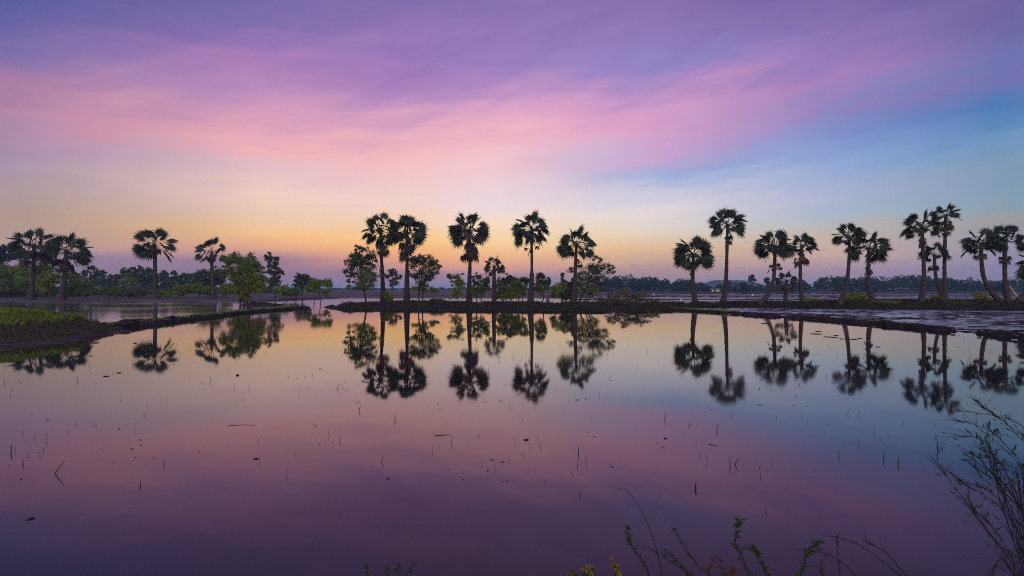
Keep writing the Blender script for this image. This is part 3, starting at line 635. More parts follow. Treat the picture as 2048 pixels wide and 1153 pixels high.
wood('small light green bush at the foot of the lone far left palm', 97, (322,598), [(320,588,9,8,1.4,None),(334,592,8,5,.8,None)], 40, .24, 'bright', 72, name='shrub', cat='shrub', tr=.6)
wood('low dry brownish bush between the second and the lone left palms', 98, (268,598), [(256,587,17,8,2,None),(276,586,16,8,2,None)], 60, .26, 'dry', 73, name='shrub', cat='shrub', tr=.6)
wood('low green bush left of the dry brownish bush on the left shore', 100, (224,597), [(214,582,16,11,2,None),(232,584,14,10,2,None)], 70, .27, 'mid', 74, name='shrub', cat='shrub', tr=.7)
wood('green bush at the far left edge under the feathery trees', 98, (-6,597), [(-10,580,22,14,2,None)], 60, .28, 'mid', 75, name='shrub', cat='shrub', tr=.7)
rb_ = random.Random(8)
for i in range(15):
    px = 8 + i*32 + rb_.uniform(-9, 9); hh = rb_.uniform(9, 16) if px < 170 or px > 330 else rb_.uniform(3, 7)
    wood('low leafy bush in the row along the foot of the left shore wood', rb_.uniform(101, 107), (px, 596), [(px, 590-hh, 15, hh*.8, 2, None), (px+rb_.uniform(-10, 10), 590-hh*.5, 16, hh*.5, 1, None)], 46, .3, rb_.choice(('mid','mid','dark','bright')), 200+i, name='shrub', cat='shrub', tr=.7)
# lone trees beyond the middle bank
leafy('thin_tree', 'thin pale tree seen between the first two palms of the middle bank', 'tree', 124, (784,593), [(784,545,12,9,2,None),(796,552,9,8,1.4,None),(774,552,7,7,1,None),(788,564,11,8,1.4,None)], 60, .34, 'dark', 80, 'lone trees beyond the middle bank', None, 1.0, 20, z0=.25, limbs=24)
leafy('thin_tree', 'slim dark tree far behind, right of the narrow upright sapling', 'tree', 190, (1097,584), [(1097,562,6,9,2,None),(1096,572,5,7,1,None)], 40, .5, 'blue', 81, 'lone trees beyond the middle bank', None, .8, 20, z0=.3)
leafy('thin_tree', 'slim distant tree with pointed top left of the leaning palm', 'tree', 190, (1126,584), [(1125,551,4,7,1.4,None),(1126,564,7,8,1.6,None)], 42, .5, 'blue', 82, 'lone trees beyond the middle bank', None, .8, 20, z0=.3)
# right: bushes on the bank
RB = 'low plants on the right bank'
leafy('shrub', 'yellow green rounded bush between the curved-foot palm and its lower twin', 'shrub', 55.2, (1713,603), [(1713,592,15,7,3,None),(1724,594,10,6,1.6,None),(1703,596,8,5,1,None)], 80, .14, 'yellow', 90, RB, None, .5)
leafy('shrub', 'small yellowish bush with bare brown stems left of the bowed palm', 'shrub', 52.6, (1963,605), [(1962,591,11,6,2,None),(1970,597,9,4,1,None),(1955,599,6,5,.6,'dry')], 46, .14, 'yellow', 91, RB, [(-6,-3),(2,2)], .6)
leafy('shrub', 'low dull bush at the foot of the slim palm with two tiers of dead fronds', 'shrub', 57, (1622,606), [(1618,601,8,4,1,None),(1632,602,9,3.5,1,None)], 44, .13, 'bright', 92, RB, None, .4)
leafy('shrub', 'little upright weed left of the tight group of three palms foot', 'shrub', 53.8, (1872,604), [(1872,595,7,6,1,None),(1880,598,8,4,1,None)], 36, .13, 'mid', 93, RB, None, .4)
def stick(name, label, cat, pts, r, m, group=None):
    f0 = Vector(pts[0]); b = MB(); sp = spline([tuple(Vector(p)-f0) for p in pts], 10)
    b.tube([tuple(q) for q in sp], [r*(1-.05*i) for i in range(10)], 6); o = b.build(name, M[m]); o.location = f0
    return tag(o, label, cat, group)
stick('dead_trunk', 'pale dead leaning trunk beside the palm at the right edge', 'dead trunk', [at(2042,604,52.6), at(2030,588,52.6), at(2019,572,52.6)], .13, 'pale')

# ------------------------------------------------------------------ far woods (read as one mass) and what stands out of them
def far_wood(name, label, prof, D0, D1, n, m, seed, leafs=.8, base=.3, lift=0, dens=95, x0=None, x1=None):
    rng = np.random.default_rng(seed); P = interp(prof); b = MB(); t = MB(); Cs = []
    x0 = x0 or prof[0][0]; x1 = x1 or prof[-1][0]
    for i in range(n):
        D = rng.uniform(D0, D1); px = rng.uniform(x0, x1); front = (D1-D)/(D1-D0)
        top = at(px, P(px)-lift+rng.uniform(0, 9)+front*7, D); h = max(1.2, top.z-base); X = top.x
        rx = rng.uniform(.16, .34)*h + .8
        q = int(dens); v = rng.normal(size=(q, 3)); v /= np.linalg.norm(v, axis=1, keepdims=True)
        c = np.array([X, D, base + h*.60]) + v*rng.uniform(.3, 1, (q, 1))**.5*np.array([rx, rx, h*.38])
        Cs.append(c)
        q2 = 30; lo = np.stack([X + rng.normal(size=q2)*rx*1.2, D + rng.normal(size=q2), base + rng.uniform(0, .45, q2)*h], 1); Cs.append(lo)
    Cs = np.concatenate(Cs); b.leaves(Cs, leafs, rng, .3, .6)
    return tag(b.build(name, M[m]), label, 'wood', None, 'stuff')
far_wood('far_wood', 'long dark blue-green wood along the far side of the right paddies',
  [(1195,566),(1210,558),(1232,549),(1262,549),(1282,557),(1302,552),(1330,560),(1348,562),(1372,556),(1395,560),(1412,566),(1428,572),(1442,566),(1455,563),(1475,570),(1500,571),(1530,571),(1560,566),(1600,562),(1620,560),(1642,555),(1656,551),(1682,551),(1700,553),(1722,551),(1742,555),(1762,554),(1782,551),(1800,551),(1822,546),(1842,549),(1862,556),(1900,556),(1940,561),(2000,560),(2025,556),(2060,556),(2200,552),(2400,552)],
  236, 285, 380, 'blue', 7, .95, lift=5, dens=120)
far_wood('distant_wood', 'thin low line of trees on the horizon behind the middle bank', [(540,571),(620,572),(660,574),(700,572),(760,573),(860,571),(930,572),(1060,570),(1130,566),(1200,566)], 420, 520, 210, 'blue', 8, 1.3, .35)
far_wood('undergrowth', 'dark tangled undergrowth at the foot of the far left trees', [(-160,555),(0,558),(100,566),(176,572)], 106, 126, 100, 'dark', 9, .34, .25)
far_wood('undergrowth', 'dark low thicket behind the lone palm on the left shore', [(160,566),(215,569),(250,566),(330,568),(450,566),(560,574)], 176, 206, 170, 'dark', 19, .5, .3)
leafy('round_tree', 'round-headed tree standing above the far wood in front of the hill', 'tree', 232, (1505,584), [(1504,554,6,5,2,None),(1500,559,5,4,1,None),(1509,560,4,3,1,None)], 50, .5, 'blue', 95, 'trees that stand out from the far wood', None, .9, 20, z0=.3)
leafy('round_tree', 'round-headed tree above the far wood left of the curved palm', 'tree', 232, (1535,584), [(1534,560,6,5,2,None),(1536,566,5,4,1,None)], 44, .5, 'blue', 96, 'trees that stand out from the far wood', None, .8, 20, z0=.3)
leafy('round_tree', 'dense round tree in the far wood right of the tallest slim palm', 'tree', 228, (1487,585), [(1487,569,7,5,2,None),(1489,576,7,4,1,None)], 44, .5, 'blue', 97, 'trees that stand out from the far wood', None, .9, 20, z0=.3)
palm('small far fan palm at the wood edge just right of the tallest slim palm', 226, [(1473,585,1.2),(1473,575,1),(1473,569,.9)], 7, 18, (3,125), (), 98, group=None)
palm('small far fan palm topping the far wood left of the bowed palm', 240, [(1938,585,1.2),(1938,570,1),(1938,560,.9)], 7, 18, (3,110), (), 99, group=None)
# two lit roadside sheds at the foot of the far wood
def shed(label, px0, px1, py):
    D = 226; a = at(px0, 585, D); a.z = .2; wd = (px1-px0)/F*D; h = (585-py)/F*D
    root = thing('roadside_shed', label, 'shed', a, 'lit sheds by the far wood')
    for x in (0, wd):
        for y in (0, 2):
            b = MB(); b.tube([(x, y, -.1), (x, y, h-.1)], [.06, .06], 6); b.build('post', M['darkbark'], root)
    b = MB(); b.add([(-.3,-.4,h-.2),(wd+.3,-.4,h-.2),(wd+.3,2.3,h+.15),(-.3,2.3,h+.15),(-.3,-.4,h-.12),(wd+.3,-.4,h-.12),(wd+.3,2.3,h+.23),(-.3,2.3,h+.23)],
        [(0,1,2,3),(7,6,5,4),(0,4,5,1),(1,5,6,2),(2,6,7,3),(3,7,4,0)]); b.build('roof', M['tin'], root)
    b = MB(); b.tube([(wd*.12,.5,h-.75),(wd*.88,.5,h-.75)], [.11,.11], 8); b.build('tube_lamp', M['lamp'], root)
shed('left one of two small sheds lit yellow-green at the far wood', 1423, 1430, 578)
shed('right one of two small sheds lit yellow-green at the far wood', 1432, 1441, 578)

# ------------------------------------------------------------------ egrets
def egret():
    root = thing('egret', 'x', 'egret', (0, 0, 0))
    b = MB(); b.tube(spline([(-.20,0,.28),(-.10,0,.33),(.02,0,.37),(.11,0,.42),(.14,0,.50),(.10,0,.58),(.11,0,.66),(.15,0,.70),(.19,0,.70)], 24),
        [x[0] for x in spline([(.015,),(.06,),(.088,),(.06,),(.03,),(.022,),(.02,),(.028,),(.014,)], 24)], 9); b.build('body', M['white'], root, True)
    b = MB(); b.tube([(.19,0,.70),(.29,0,.685)], [.012,.003], 6); b.build('beak', M['beak'], root)
    for s in (-1, 1):
        b = MB(); b.tube([(.0,.035*s,.33),(-.02,.035*s,.17),(.0,.035*s,-.02)], [.012,.008,.008], 6); b.tube([(-.03,.035*s,-.01),(.06,.035*s,-.01)], [.008,.005], 5); b.build('leg', M['twig'], root)
    return root
eg = egret()
for i, (px, py, ry, sc, lb) in enumerate([(1361.6,606,20,1.15,'white egret in the wet paddy left of the bent-footed palm, nearest one'),
        (1308,593.5,200,1.3,'white egret above the low feathery bush, facing left'),(1504.6,595,30,1.3,'white egret in the far paddy left of the curved palm'),
        (1190,597,160,1.0,'white egret in the rear water right of the feathery tree'),(1614,603,70,1.0,'white egret beside the palm with two tiers of dead fronds'),
        (318,637,250,.5,'white egret standing in the left rear water near the lone palm reflection')]):
    o = eg if i == 0 else copy_tree(eg)
    o.location = onz(px, py, .0); o.rotation_euler = (0, 0, math.radians(ry)); o.scale = (sc*.85,)*3
    o['label'] = lb; o['group'] = 'white egrets wading in the paddies'

# ------------------------------------------------------------------ grass
def blades(name, label, pts, h, m, seed, lean=.35, wid=.012):
    rng = np.random.default_rng(seed); n = len(pts); p = np.array(pts)
    a = rng.uniform(0, 2*math.pi, n); d = np.stack([np.cos(a), np.sin(a), np.zeros(n)], 1)
    H = (h*rng.uniform(.5, 1.3, n))[:, None]; s = np.stack([-np.sin(a), np.cos(a), np.zeros(n)], 1)*wid
    l = d*H*lean*rng.uniform(.2, 1.6, n)[:, None]; z = np.array([0, 0, 1.0])
    v = np.stack([p - s, p + s, p + l*.35 + z*H*.6 + s*.7, p + l + z*H*.95, p + l*.35 + z*H*.6 - s*.7], 1).reshape(-1, 3)
    b = MB(); b.v.append(v); b.n = len(v); b.f = [(5*i, 5*i+1, 5*i+2, 5*i+3, 5*i+4) for i in range(n)]
    return tag(b.build(name, M[m]), label, 'grass', None, 'stuff')
rg = np.random.default_rng(11); pg = []; pd = []
while len(pg) < 26000:
    x, y = rg.uniform(-34, -18.5), rg.uniform(19, 29); z = mound_z(x, y)
    if z > .50 + .25*fbm(x, y, .8, 2) and rg.random() < .35 + min(1, z): pg.append((x, y, z-.02))
while len(pd) < 22000:
    x, y = rg.uniform(-35, -16.5), rg.uniform(16.5, 29); z = mound_z(x, y)
    if z > .07 + .06*fbm(x, y, .9, 4): pd.append((x, y, z-.02))
blades('grass', 'fresh bright green grass on top of the mound at the left', pg, .20, 'grass', 1, .5, .016)
blades('dull_grass', 'olive tufts mixed into the bright grass on top of the mound', pg[::9], .22, 'olive', 12, .8, .014)
blades('dull_grass', 'dull brownish grass on the slopes of the mound at the left', pd, .13, 'olive', 2, .7, .014)
def bank_grass(x0, x1, row, top, front, n, seed, dens):
    r = np.random.default_rng(seed); out = []
    while len(out) < n:
        x = r.uniform(x0, x1); y1 = row(x); f0 = front(x); u = r.beta(2.2, 1.1) if r.random() < .8 else r.uniform(0.05, 1.25)
        if noise.noise(Vector((x*.35, u*2, seed))) < dens: continue
        y = f0 + (y1-f0)*u; zz = top(x)*u if u <= 1 else top(x)*(1-(u-1)*1.2)
        out.append((x, y, zz-.03))
    return out
blades('bank_grass', 'dark low grass and weeds covering the middle bank', bank_grass(-18, 18, c_row, c_top, c_front, 17000, 3, -.15), .24, 'drygrass', 3, .8, .022)
blades('bank_grass', 'dark grass covering the right bank below the palms', bank_grass(19, 60, r_row, r_top, r_front, 15000, 4, -.35), .26, 'drygrass', 4, .8, .022)
blades('bank_grass', 'green tufts of grass along the crest of the right bank', [q for q in bank_grass(26, 60, r_row, r_top, r_front, 9000, 5, .1) if q[2] > .4][:4200], .22, 'mid', 5, .7, .02)
# low leafy scrub at the left end of the middle bank
leafy('shrub', 'dark low mat of weeds spilling over the left end of the middle bank', 'shrub', 58.5, (712,612), [(700,610,16,5,2,None),(718,612,14,5,2,None),(690,611,9,4,1,None)], 100, .12, 'dark', 101, None, None, .3)
scr = []
def scrub(): # dark weeds on dikes
    r = np.random.default_rng(21); pts = []
    lines = [[(-20.9,54.5),(-21.3,51.5),(-21.6,47.5),(-21.4,43.5),(-20.6,39),(-20.3,34),(-20.0,30),(-19.9,27.2)]]
    for L in lines:
        for i in range(4200):
            u = r.uniform(0, len(L)-1.001); k = int(u); t = u-k
            if noise.noise(Vector((u*3, 0, 0))) < -.05: continue
            pts.append((L[k][0]*(1-t)+L[k+1][0]*t + r.normal()*.28 - .1, L[k][1]*(1-t)+L[k+1][1]*t, .20))
    return pts
blades('dike_grass', 'short green grass along the crest of the left dike', scrub(), .10, 'grass', 6, .7, .012)
def along(L, n, z, sd, off=0.0, seed=1, cut=0.0):
    r = np.random.default_rng(seed); out = []
    for i in range(n):
        u = r.uniform(0, len(L)-1.001); k = int(u); t = u-k
        if noise.noise(Vector((u*4, seed, 0))) < cut: continue
        out.append((L[k][0]*(1-t)+L[k+1][0]*t + r.normal()*sd + off, L[k][1]*(1-t)+L[k+1][1]*t + r.normal()*.1, z))
    return out
RD = [(16.4,48),(17.9,41),(19.5,35.4),(20.1,30),(20.25,26.2)]
blades('dike_grass', 'short dull grass in patches along the right thin dike', along(RD, 3600, .13, .14, .02, 3, -.1) + along([(20.5,24.8),(20.3,22.5),(20,19.5)], 900, .13, .14, .02, 4, -.1), .09, 'drygrass', 8, .8, .012)
blades('dike_grass', 'green strip of short grass at the far end of the right thin dike', along([(14.6,52),(15.6,49.5),(16.6,47),(17.3,44)], 1500, .14, .2, .1, 6, -.3), .10, 'grass', 9, .8, .014)
wl = [(x, c_front(x) + .1, .01) for x in np.random.default_rng(4).uniform(-17, 15, 2600) if noise.noise(Vector((x*.8, 3, 1))) > 0]
blades('bank_grass', 'ragged weeds hanging into the water along the middle bank', [(x, y + abs(np.random.default_rng(int(x*1e4) % 99991).normal())*.35, z) for x, y, z in wl], .20, 'drygrass', 10, .9, .02)
# short grass on the left shore field edge
sg = []
for i in range(7000):
    x = rg.uniform(-110, 18); y = shore(x) + rg.uniform(.5, 14); sg.append((x, y, .17))
blades('field_stubble', 'sparse dry stubble on the brown field along the rear shore', sg, .22, 'dry', 7, .6, .03)

# ------------------------------------------------------------------ floating and standing debris in the near water
def stem_proto(kind):
    b = MB()
    if kind == 0: b.tube([(0,0,-.05),(.004,0,.07),(-.004,0,.16)], [.006,.005,.003], 5)
    elif kind == 1: b.tube([(0,0,-.05),(.01,0,.06),(.05,0,.12)], [.006,.005,.003], 5)
    elif kind == 2: b.tube([(0,0,-.05),(-.02,0,.05),(-.03,0,.09)], [.007,.006,.003], 5); b.tube([(.03,0,-.04),(.035,0,.05)], [.005,.003], 5)
    elif kind == 3: b.tube(spline([(0,0,-.05),(-.03,0,.06),(0,0,.11),(.04,0,.05)], 8), [.005]*8, 5)
    else: b.tube([(0,0,-.04),(.01,0,.03)], [.014,.006], 6)
    return b
protos = []
ST = 'thin rice stubble stems standing in the near water'
rs = random.Random(77)
def stubble_spots():
    out = []
    while len(out) < 250:
        py = 690 + 270*rs.random()**1.5; px = rs.uniform(-10, 2060)
        d = noise.noise(Vector((px*.006, py*.012, 4.2)))
        if d < -.12 + (py-800)*.0012: continue
        if px < 190 and py < 730: continue
        if px > 1900 and py > 820: continue
        out.append((px, py))
    return out
for i, (px, py) in enumerate(stubble_spots()):
    kd = rs.choice((0,0,0,1,1,2,3,4,4))
    if kd < len(protos) or i < 5:
        pass
    while len(protos) <= kd:
        o = stem_proto(len(protos)).build('rice_stem', M['twig']); protos.append([o, False])
    o, used = protos[kd]
    if used: o = o.copy(); COL.objects.link(o)
    protos[kd][1] = True
    o.location = onz(px, py, 0); sc = rs.uniform(.35, .85)*(1.0 if py < 780 else .6); o.scale = (sc*rs.choice((1, -1)), sc, sc*rs.uniform(.7, 1.4)); o.rotation_euler = (0, rs.uniform(-.15, .15), rs.uniform(-.5, .5))
    tag(o, 'short thin dark stubble stem standing in the still near water', 'stem', ST)
for o, used in protos:
    if not used: bpy.data.objects.remove(o)
def reed(label, px, py, h, lean, r=.008, kind='stem'):
    """standing stem: foot at (px, py) on the water, h and lean in px"""
    p = onz(px, py); D = p.y; k = D/F
    stick('water_stem', label, 'stem', [p + Vector((-lean*k*.2, 0, -h*k*.2)), p + Vector((lean*k*.48, 0, h*k*.52)), p + Vector((lean*k, 0, h*k))], r*.6, 'twig', 'tall single stems in the near water')
reed('longest slanting dark stem at the left, leaning right over the water', 110, 947, 25, 19, .008)
reed('upright thin stem left of a leaning one, right of the middle of the water', 1460, 932, 17, 0, .009)
reed('thin stem leaning right, closest beside an upright one', 1470, 930, 13, 7, .009)
reed('upright stem in the blue water, leftmost of a widely spaced three', 1678, 914, 13, 0, .008)
reed('upright stem in the blue water, middle and tallest of a widely spaced three', 1767.5, 918, 15, 0, .009)
reed('upright stem in the blue water, rightmost of a widely spaced three', 1796.5, 928, 14, 0, .009)
reed('upright stem standing in the pink reflection left of the floating dark leaf', 790, 840, 13, 0, .012)
reed('tall thin upright stem in the pale blue water right of centre', 1434, 862, 12, 0, .011)
reed('short leaning stem near the lower middle of the water, left of centre', 763, 925, 12, 4, .008)
reed('slim leaning stem right of the floating dark leaf', 902, 886, 14, 4, .008)
reed('hooked short stem low in the purple water, right of centre', 1160, 990, 9, 2, .007)
reed('small slanting stem low in the water above the leafy weeds', 1530, 1024, 9, 5, .005)
reed('short thick pointed stump in the purple water above the weeds', 1391, 978, 12, 1, .014)
reed('upright short stem in the left water below the lone palm reflection', 328, 930, 10, 0, .008)
reed('upright stem near the left edge of the water', 22, 905, 14, 1, .01)
reed('small upright stem right of the one at the left edge', 46, 928, 12, 0, .008)
reed('small dark stem below the slanting long one at left', 281, 972, 8, 0, .008)
reed('bent thin stem in the pink water below the first middle palm reflection', 718, 822, 12, 3, .011)
reed('upright stem in pale water below the last right palm of the middle bank', 1330, 838, 14, 0, .011)
reed('upright stem in the pale water left of the tallest slim palm reflection', 1157, 905, 13, 0, .009)
def clod(label, px, py, wpx, hpx, seed, group='small dark clods and leaves lying in the near water'):
    p = onz(px, py); k = p.y/F; rng = random.Random(seed); b = MB(); V = []; nu, nv = 12, 7
    for j in range(nv):
        th = math.pi*j/(nv-1)
        for i in range(nu):
            ph = 2*math.pi*i/nu; r = 1 + .25*noise.noise(Vector((math.cos(ph)*2+seed, math.sin(ph)*2, th)))
            V.append((math.sin(th)*math.cos(ph)*wpx*k/2*r, math.sin(th)*math.sin(ph)*wpx*k/2*r*1.2, math.cos(th)*hpx*k*.4*r + hpx*k*.03))
    b.add(V, [(j*nu+i, j*nu+(i+1) % nu, (j+1)*nu+(i+1) % nu, (j+1)*nu+i) for j in range(nv-1) for i in range(nu)])
    o = b.build('mud_clod', M['mud'], smooth=True); o.location = p; return tag(o, label, 'clod', group)
clod('flat dark clod in left water, lower of a close pair by the palm reflection', 212, 753, 11, 3, 1)
clod('flat dark clod in left water, upper of a close pair by the palm reflection', 238, 746, 9, 3, 2)
clod('small round black clod alone in the purple left half of the water', 512, 918, 9, 4, 3)
clod('dark ragged clod in the pink water right of centre', 1053, 880, 11, 4, 4)
clod('wide dark clod near the bottom left of the water', 62, 1038, 12, 4, 5)
clod('dark clod in the pale water beside the left dike', 270, 687, 6, 3, 6)
clod('dark flat clod on the water right of the mud shelf', 190, 686, 14, 3, 7)
clod('small dark clod with a twig in the water left of the tallest stem', 1331, 877, 7, 4, 8)
clod('dark lump in the water left of the tall stem by the first middle palm reflection', 475, 751, 6, 6, 9)
for i, (px, py, w_) in enumerate([(1632,668,22),(1655,674,16),(1668,675,14),(1683,678,10),(1708,679,14),(1720,677,9),(1636,663,12),(1672,671,10),(1755,694,10),(1530,647,16),(1553,652,10)]):
    clod('flat dark clod in the scattered row in front of the right thin dike', px, py, w_, 2.2, 20+i, 'row of flat clods in front of the right thin dike')
def floater(label, pts, r, m='twig'):
    stick('floating_twig', label, 'twig', [onz(px, py, .001) for px, py in pts], r, m, 'twigs floating on the near water')
floater('dark narrow leaf floating in the pink reflection left of centre', [(871,871.5),(888,870),(902,870)], .007)
floater('thin bent twig floating in the left pink water', [(455,852),(470,850.5),(480,850),(495,849.5),(514,852)], .005)
floater('short slanted twig floating in the blue water right of centre', [(1418,888),(1428,891),(1436,894)], .006)
stick('driftwood', 'pale bleached stick lying on the mud shelf at the left', 'stick', [onz(156,664,.13), onz(168,659.5,.15), onz(180,657,.14)], .06, 'pale')
stick('driftwood', 'thin pale stick standing slanted in the mound slope', 'stick', [Vector((-20.1,22.9,.42)), Vector((-19.9,22.8,.62)), Vector((-19.75,22.75,.74))], .025, 'pale')

FL = 'tiny dark flecks floating on the near water'
fl = MB(); fl.add([(-.05,0,.008),(0,.012,.014),(.06,.004,.008),(.01,-.014,.012),(.0,.0,.022)], [(0,1,4),(1,2,4),(2,3,4),(3,0,4)])
fleck = fl.build('fleck', M['twig']); rf = random.Random(5); nfl = 0
while nfl < 110:
    py = 640 + 330*rf.random()**1.4; px = rf.uniform(-5, 2050)
    if noise.noise(Vector((px*.004, py*.015, 9.2))) < -.1 or (px < 330 and py < 700) or (px > 1500 and py < 665) or (px > 1900 and py > 800): continue
    o = fleck if nfl == 0 else fleck.copy()
    if nfl: COL.objects.link(o)
    p = onz(px, py, 0); o.location = p; sc = rf.uniform(.4, .9)*min(1.6, .5 + p.y/18); o.scale = (sc, sc, sc*.8); o.rotation_euler = (0, 0, rf.uniform(0, 6.3))
    tag(o, 'tiny dark fleck of straw lying flat on the near water', 'fleck', FL); nfl += 1

# ------------------------------------------------------------------ weeds in the foreground
def weed(name, label, D, stems, leaf=.03, n_leaf=0, m='weed', tw=.004, seed=0, group='weeds on the near bank', twigs=0, leaf_from=.15):
    """stems: polylines in px at distance D (foot first)"""
    rng = random.Random(seed); nr = np.random.default_rng(seed)
    f0 = at(*stems[0][0], D); z_g = .38; root = thing(name, label, 'weed', (f0.x, f0.y, z_g), group); o0 = Vector((f0.x, f0.y, z_g))
    b = MB(); lf = []; ld = []
    for st in stems:
        P = [at(px, py, D + rng.uniform(-.08, .08)) - o0 for px, py in st]
        if st is stems[0] or P[0].z < .25: P = [Vector((P[0].x*.92, P[0].y, -.08))] + P
        sp = spline([tuple(q) for q in P], max(14, 7*len(P))); n = len(sp)
        b.tube([tuple(q) for q in sp], [tw*(1-.72*i/n) for i in range(n)], 5)
        for i in range(n_leaf):
            u = leaf_from + (1-leaf_from)*(i+rng.random())/n_leaf; q = sp[min(n-1, int(u*n))]
            side = nr.normal(size=3); side /= np.linalg.norm(side)
            lf.append(np.array(q) + side*leaf*.55); ld.append(side + np.array([0, 0, .4]))
        for i in range(twigs):
            k = rng.randint(n//4, n-2); q = np.array(sp[k]); t = np.array(sp[k+1])-q; t /= np.linalg.norm(t)+1e-9
            L = rng.uniform(.03, .13); sd = np.array([rng.uniform(-1, 1), rng.uniform(-.6, .6), rng.uniform(-.2, .6)])
            e = q + (t*.8 + sd*.55)*L; m1 = q + t*L*.5 + sd*.15*L
            b.tube([tuple(q), tuple(m1), tuple(e)], [tw*.45, tw*.38, tw*.2], 4)
            if rng.random() < .5:
                e2 = m1 + (t*.3 + np.array([rng.uniform(-1, 1), 0, rng.uniform(-.5, .5)])*.6)*L*.6; b.tube([tuple(m1), tuple(e2)], [tw*.35, tw*.18], 4)
            if leaf and rng.random() < .35: lf.append(e); ld.append(t + sd)
    b.build('stems', M['twig'], root)
    if lf:
        b = MB(); ld = np.array(ld); ld /= np.linalg.norm(ld, axis=1, keepdims=True); b.leaves(np.array(lf), leaf, nr, .2, .5 if leaf < .04 else .2, ld); b.build('leaves', M[m], root)
    return root
weed('weed', 'bare thin arching stem, tallest thin one of the foreground weeds', 2.6, [[(1324,1165),(1318,1120),(1303,1067),(1276,1011),(1253,979),(1236,978)]], 0, 0, tw=.0026, seed=1)
weed('leafy_weed', 'small leafy weed with a nodding tip, leftmost of the upright leafy ones', 2.5, [[(1300,1170),(1285,1125),(1266,1095),(1258,1070),(1250,1052)]], .022, 40, tw=.003, seed=2)
weed('leafy_weed', 'thin leafy weed curving up left, tip near a bare arching stem', 2.6, [[(1422,1170),(1400,1137),(1376,1104),(1360,1078),(1343,1055)]], .020, 40, tw=.003, seed=3)
weed('leafy_weed', 'long low leafy spray bending across toward the left in the foreground', 2.5, [[(1390,1170),(1368,1140),(1335,1118),(1305,1100),(1272,1090)],[(1390,1168),(1360,1130),(1330,1100)]], .018, 34, tw=.003, seed=4)
weed('leafy_weed', 'tallest dark leafy weed with a full tip in the foreground', 2.6, [[(1506,1175),(1490,1127),(1474,1094),(1471,1070),(1474,1050),(1481,1036)]], .028, 60, tw=.0035, seed=5)
weed('leafy_weed', 'short two-branched leafy weed right of the tallest leafy one', 2.5, [[(1545,1175),(1525,1132),(1508,1100),(1490,1096)],[(1545,1172),(1520,1120),(1502,1092)]], .022, 34, tw=.003, seed=6)
weed('leafy_weed', 'leafy weed leaning right with a dense dark tip, rightmost leafy one', 2.6, [[(1592,1180),(1602,1150),(1613,1115),(1627,1092),(1640,1080)]], .026, 60, tw=.0035, seed=7)
weed('bare_weed', 'bare forked stems bending right, between the leafy weeds and the dry reeds', 2.6, [[(1681,1175),(1677,1120),(1672,1068)],[(1830,1175),(1780,1135),(1730,1097),(1690,1078),(1662,1072)],[(1812,1152),(1775,1108),(1745,1090),(1732,1092)],[(1720,1165),(1690,1130),(1650,1108),(1608,1100)],[(1655,1170),(1640,1140)]], .016, 10, tw=.0028, seed=8, twigs=7)
weed('flowering_weed', 'low weed with a rounded yellow flower head at the bottom edge', 2.4, [[(1178,1180),(1176,1150),(1168,1132)],[(1182,1180),(1190,1150),(1182,1134)],[(1140,1175),(1142,1150)]], .022, 22, 'bloom', .003, 9, leaf_from=.6)
weed('flowering_weed', 'upright yellow flower spike at the bottom edge beside a green leafy weed', 2.4, [[(1234,1180),(1231,1150),(1227,1120)],[(1238,1180),(1238,1150),(1230,1128)]], .02, 30, 'bloom', .003, 10, leaf_from=.4)
weed('rusty_weed', 'low rusty orange leafed weed at the foot of the tallest leafy weed', 2.45, [[(1452,1180),(1448,1150),(1438,1118)],[(1456,1180),(1462,1150),(1470,1138)],[(1422,1180),(1418,1140),(1435,1112)]], .024, 20, 'rust', .003, 11, leaf_from=.4)
weed('green_weed', 'small round-leaved green weed low at the bottom edge, left of the yellow head', 2.4, [[(1150,1180),(1148,1160),(1140,1146)],[(1158,1180),(1165,1160),(1170,1148)],[(1145,1180),(1132,1158)]], .024, 22, 'weed', .003, 12, leaf_from=.3)
weed('grass_weed', 'dark grassy weed at the bottom edge left of centre', 2.4, [[(742,1180),(735,1150),(728,1124)],[(775,1180),(772,1150),(776,1132)],[(795,1180),(796,1150),(797,1132)],[(790,1175),(815,1145),(836,1124)]], .02, 12, 'weed', .003, 13, leaf_from=.5)
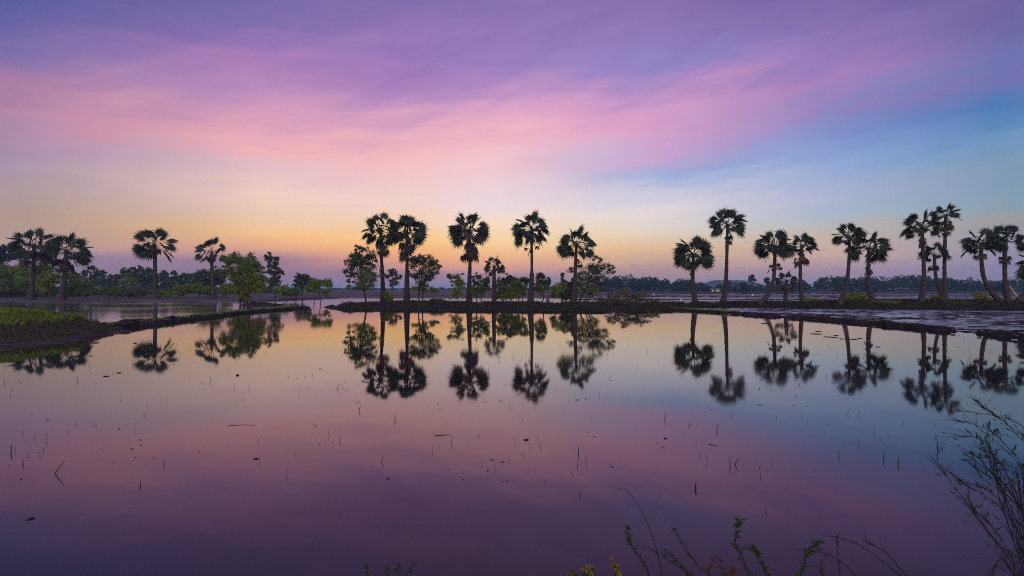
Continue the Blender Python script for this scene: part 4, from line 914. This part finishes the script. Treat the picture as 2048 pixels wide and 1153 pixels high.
# tall dry weeds at the right edge
dry = [
 [(2046,1185),(2020,1120),(1968,1055),(1940,1015),(1905,970),(1880,935),(1864,912)],
 [(2050,1185),(2012,1110),(1960,1040),(1938,1000),(1937,975),(1905,950),(1878,930),(1876,900)],
 [(2056,1185),(2030,1090),(2000,1000),(1985,930),(1962,892),(1985,868),(2030,874)],
 [(2058,1185),(2040,1080),(2005,990),(1990,930),(1978,885)],
 [(2062,1185),(2040,1060),(1990,950),(1960,880),(1912,876)],
 [(2066,1185),(2055,1090),(2048,1000),(2046,930)],
 [(2070,1185),(2068,1060),(2060,960),(2020,900),(1985,865),(1955,850)],
 [(2080,1185),(2088,1050),(2080,930),(2035,870),(1990,830),(1950,803)],
 [(2090,1185),(2100,1000),(2085,900),(2040,850),(1990,832),(1912,820)],
 [(2095,1185),(2110,1020),(2100,930),(2060,880),(2010,846),(1965,812)],
 [(2075,1185),(2070,1090),(2030,1000),(1995,955),(1925,905)],
 [(2052,1185),(2025,1120),(1990,1060),(1950,1020)],
 [(2040,1190),(2018,1135),(2000,1120),(1985,1150)],
 [(2100,1185),(2120,1040),(2110,900),(2050,840)],
]
rd = random.Random(31)
for q in range(14):
    x0 = 2046 + rd.uniform(0, 70); tx = rd.uniform(1935, 2075); ty = rd.uniform(840, 1010)
    dry.append([(x0, 1190), (x0 + (tx-x0)*.12, 1190-(1190-ty)*.36), (x0 + (tx-x0)*.45, 1190-(1190-ty)*.74), (tx + 12, ty + 14), (tx - rd.uniform(4, 22), ty + rd.uniform(-6, 10))])
weed('dry_weed', 'tall bare dry weed with many thin arching stems at the right edge', 2.7, dry, .040, 1, 'weed', .0024, 14, None, 34, .4)
# curled dead leaf and a red leaf on the dry weed
# ------------------------------------------------------------------ evening haze over the fields
def haze():
    b = MB(); x0, x1, y0, y1, z0, z1 = -3900, 3900, -55, 4400, -1.5, 19.5
    b.add([(x0,y0,z0),(x1,y0,z0),(x1,y1,z0),(x0,y1,z0),(x0,y0,z1),(x1,y0,z1),(x1,y1,z1),(x0,y1,z1)],
          [(3,2,1,0),(4,5,6,7),(0,1,5,4),(1,2,6,5),(2,3,7,6),(3,0,4,7)])
    m, t = mat('haze'); v = t.n('ShaderNodeVolumePrincipled'); v.inputs['Color'].default_value = (.50,.80,.96,1); v.inputs['Density'].default_value = .00033
    v.inputs['Anisotropy'].default_value = .1
    o = t.n('ShaderNodeOutputMaterial'); t.t.links.new(v.outputs[0], o.inputs['Volume'])
    tag(b.build('haze', m), 'thin evening haze over the paddies', None, None, 'stuff')
haze()
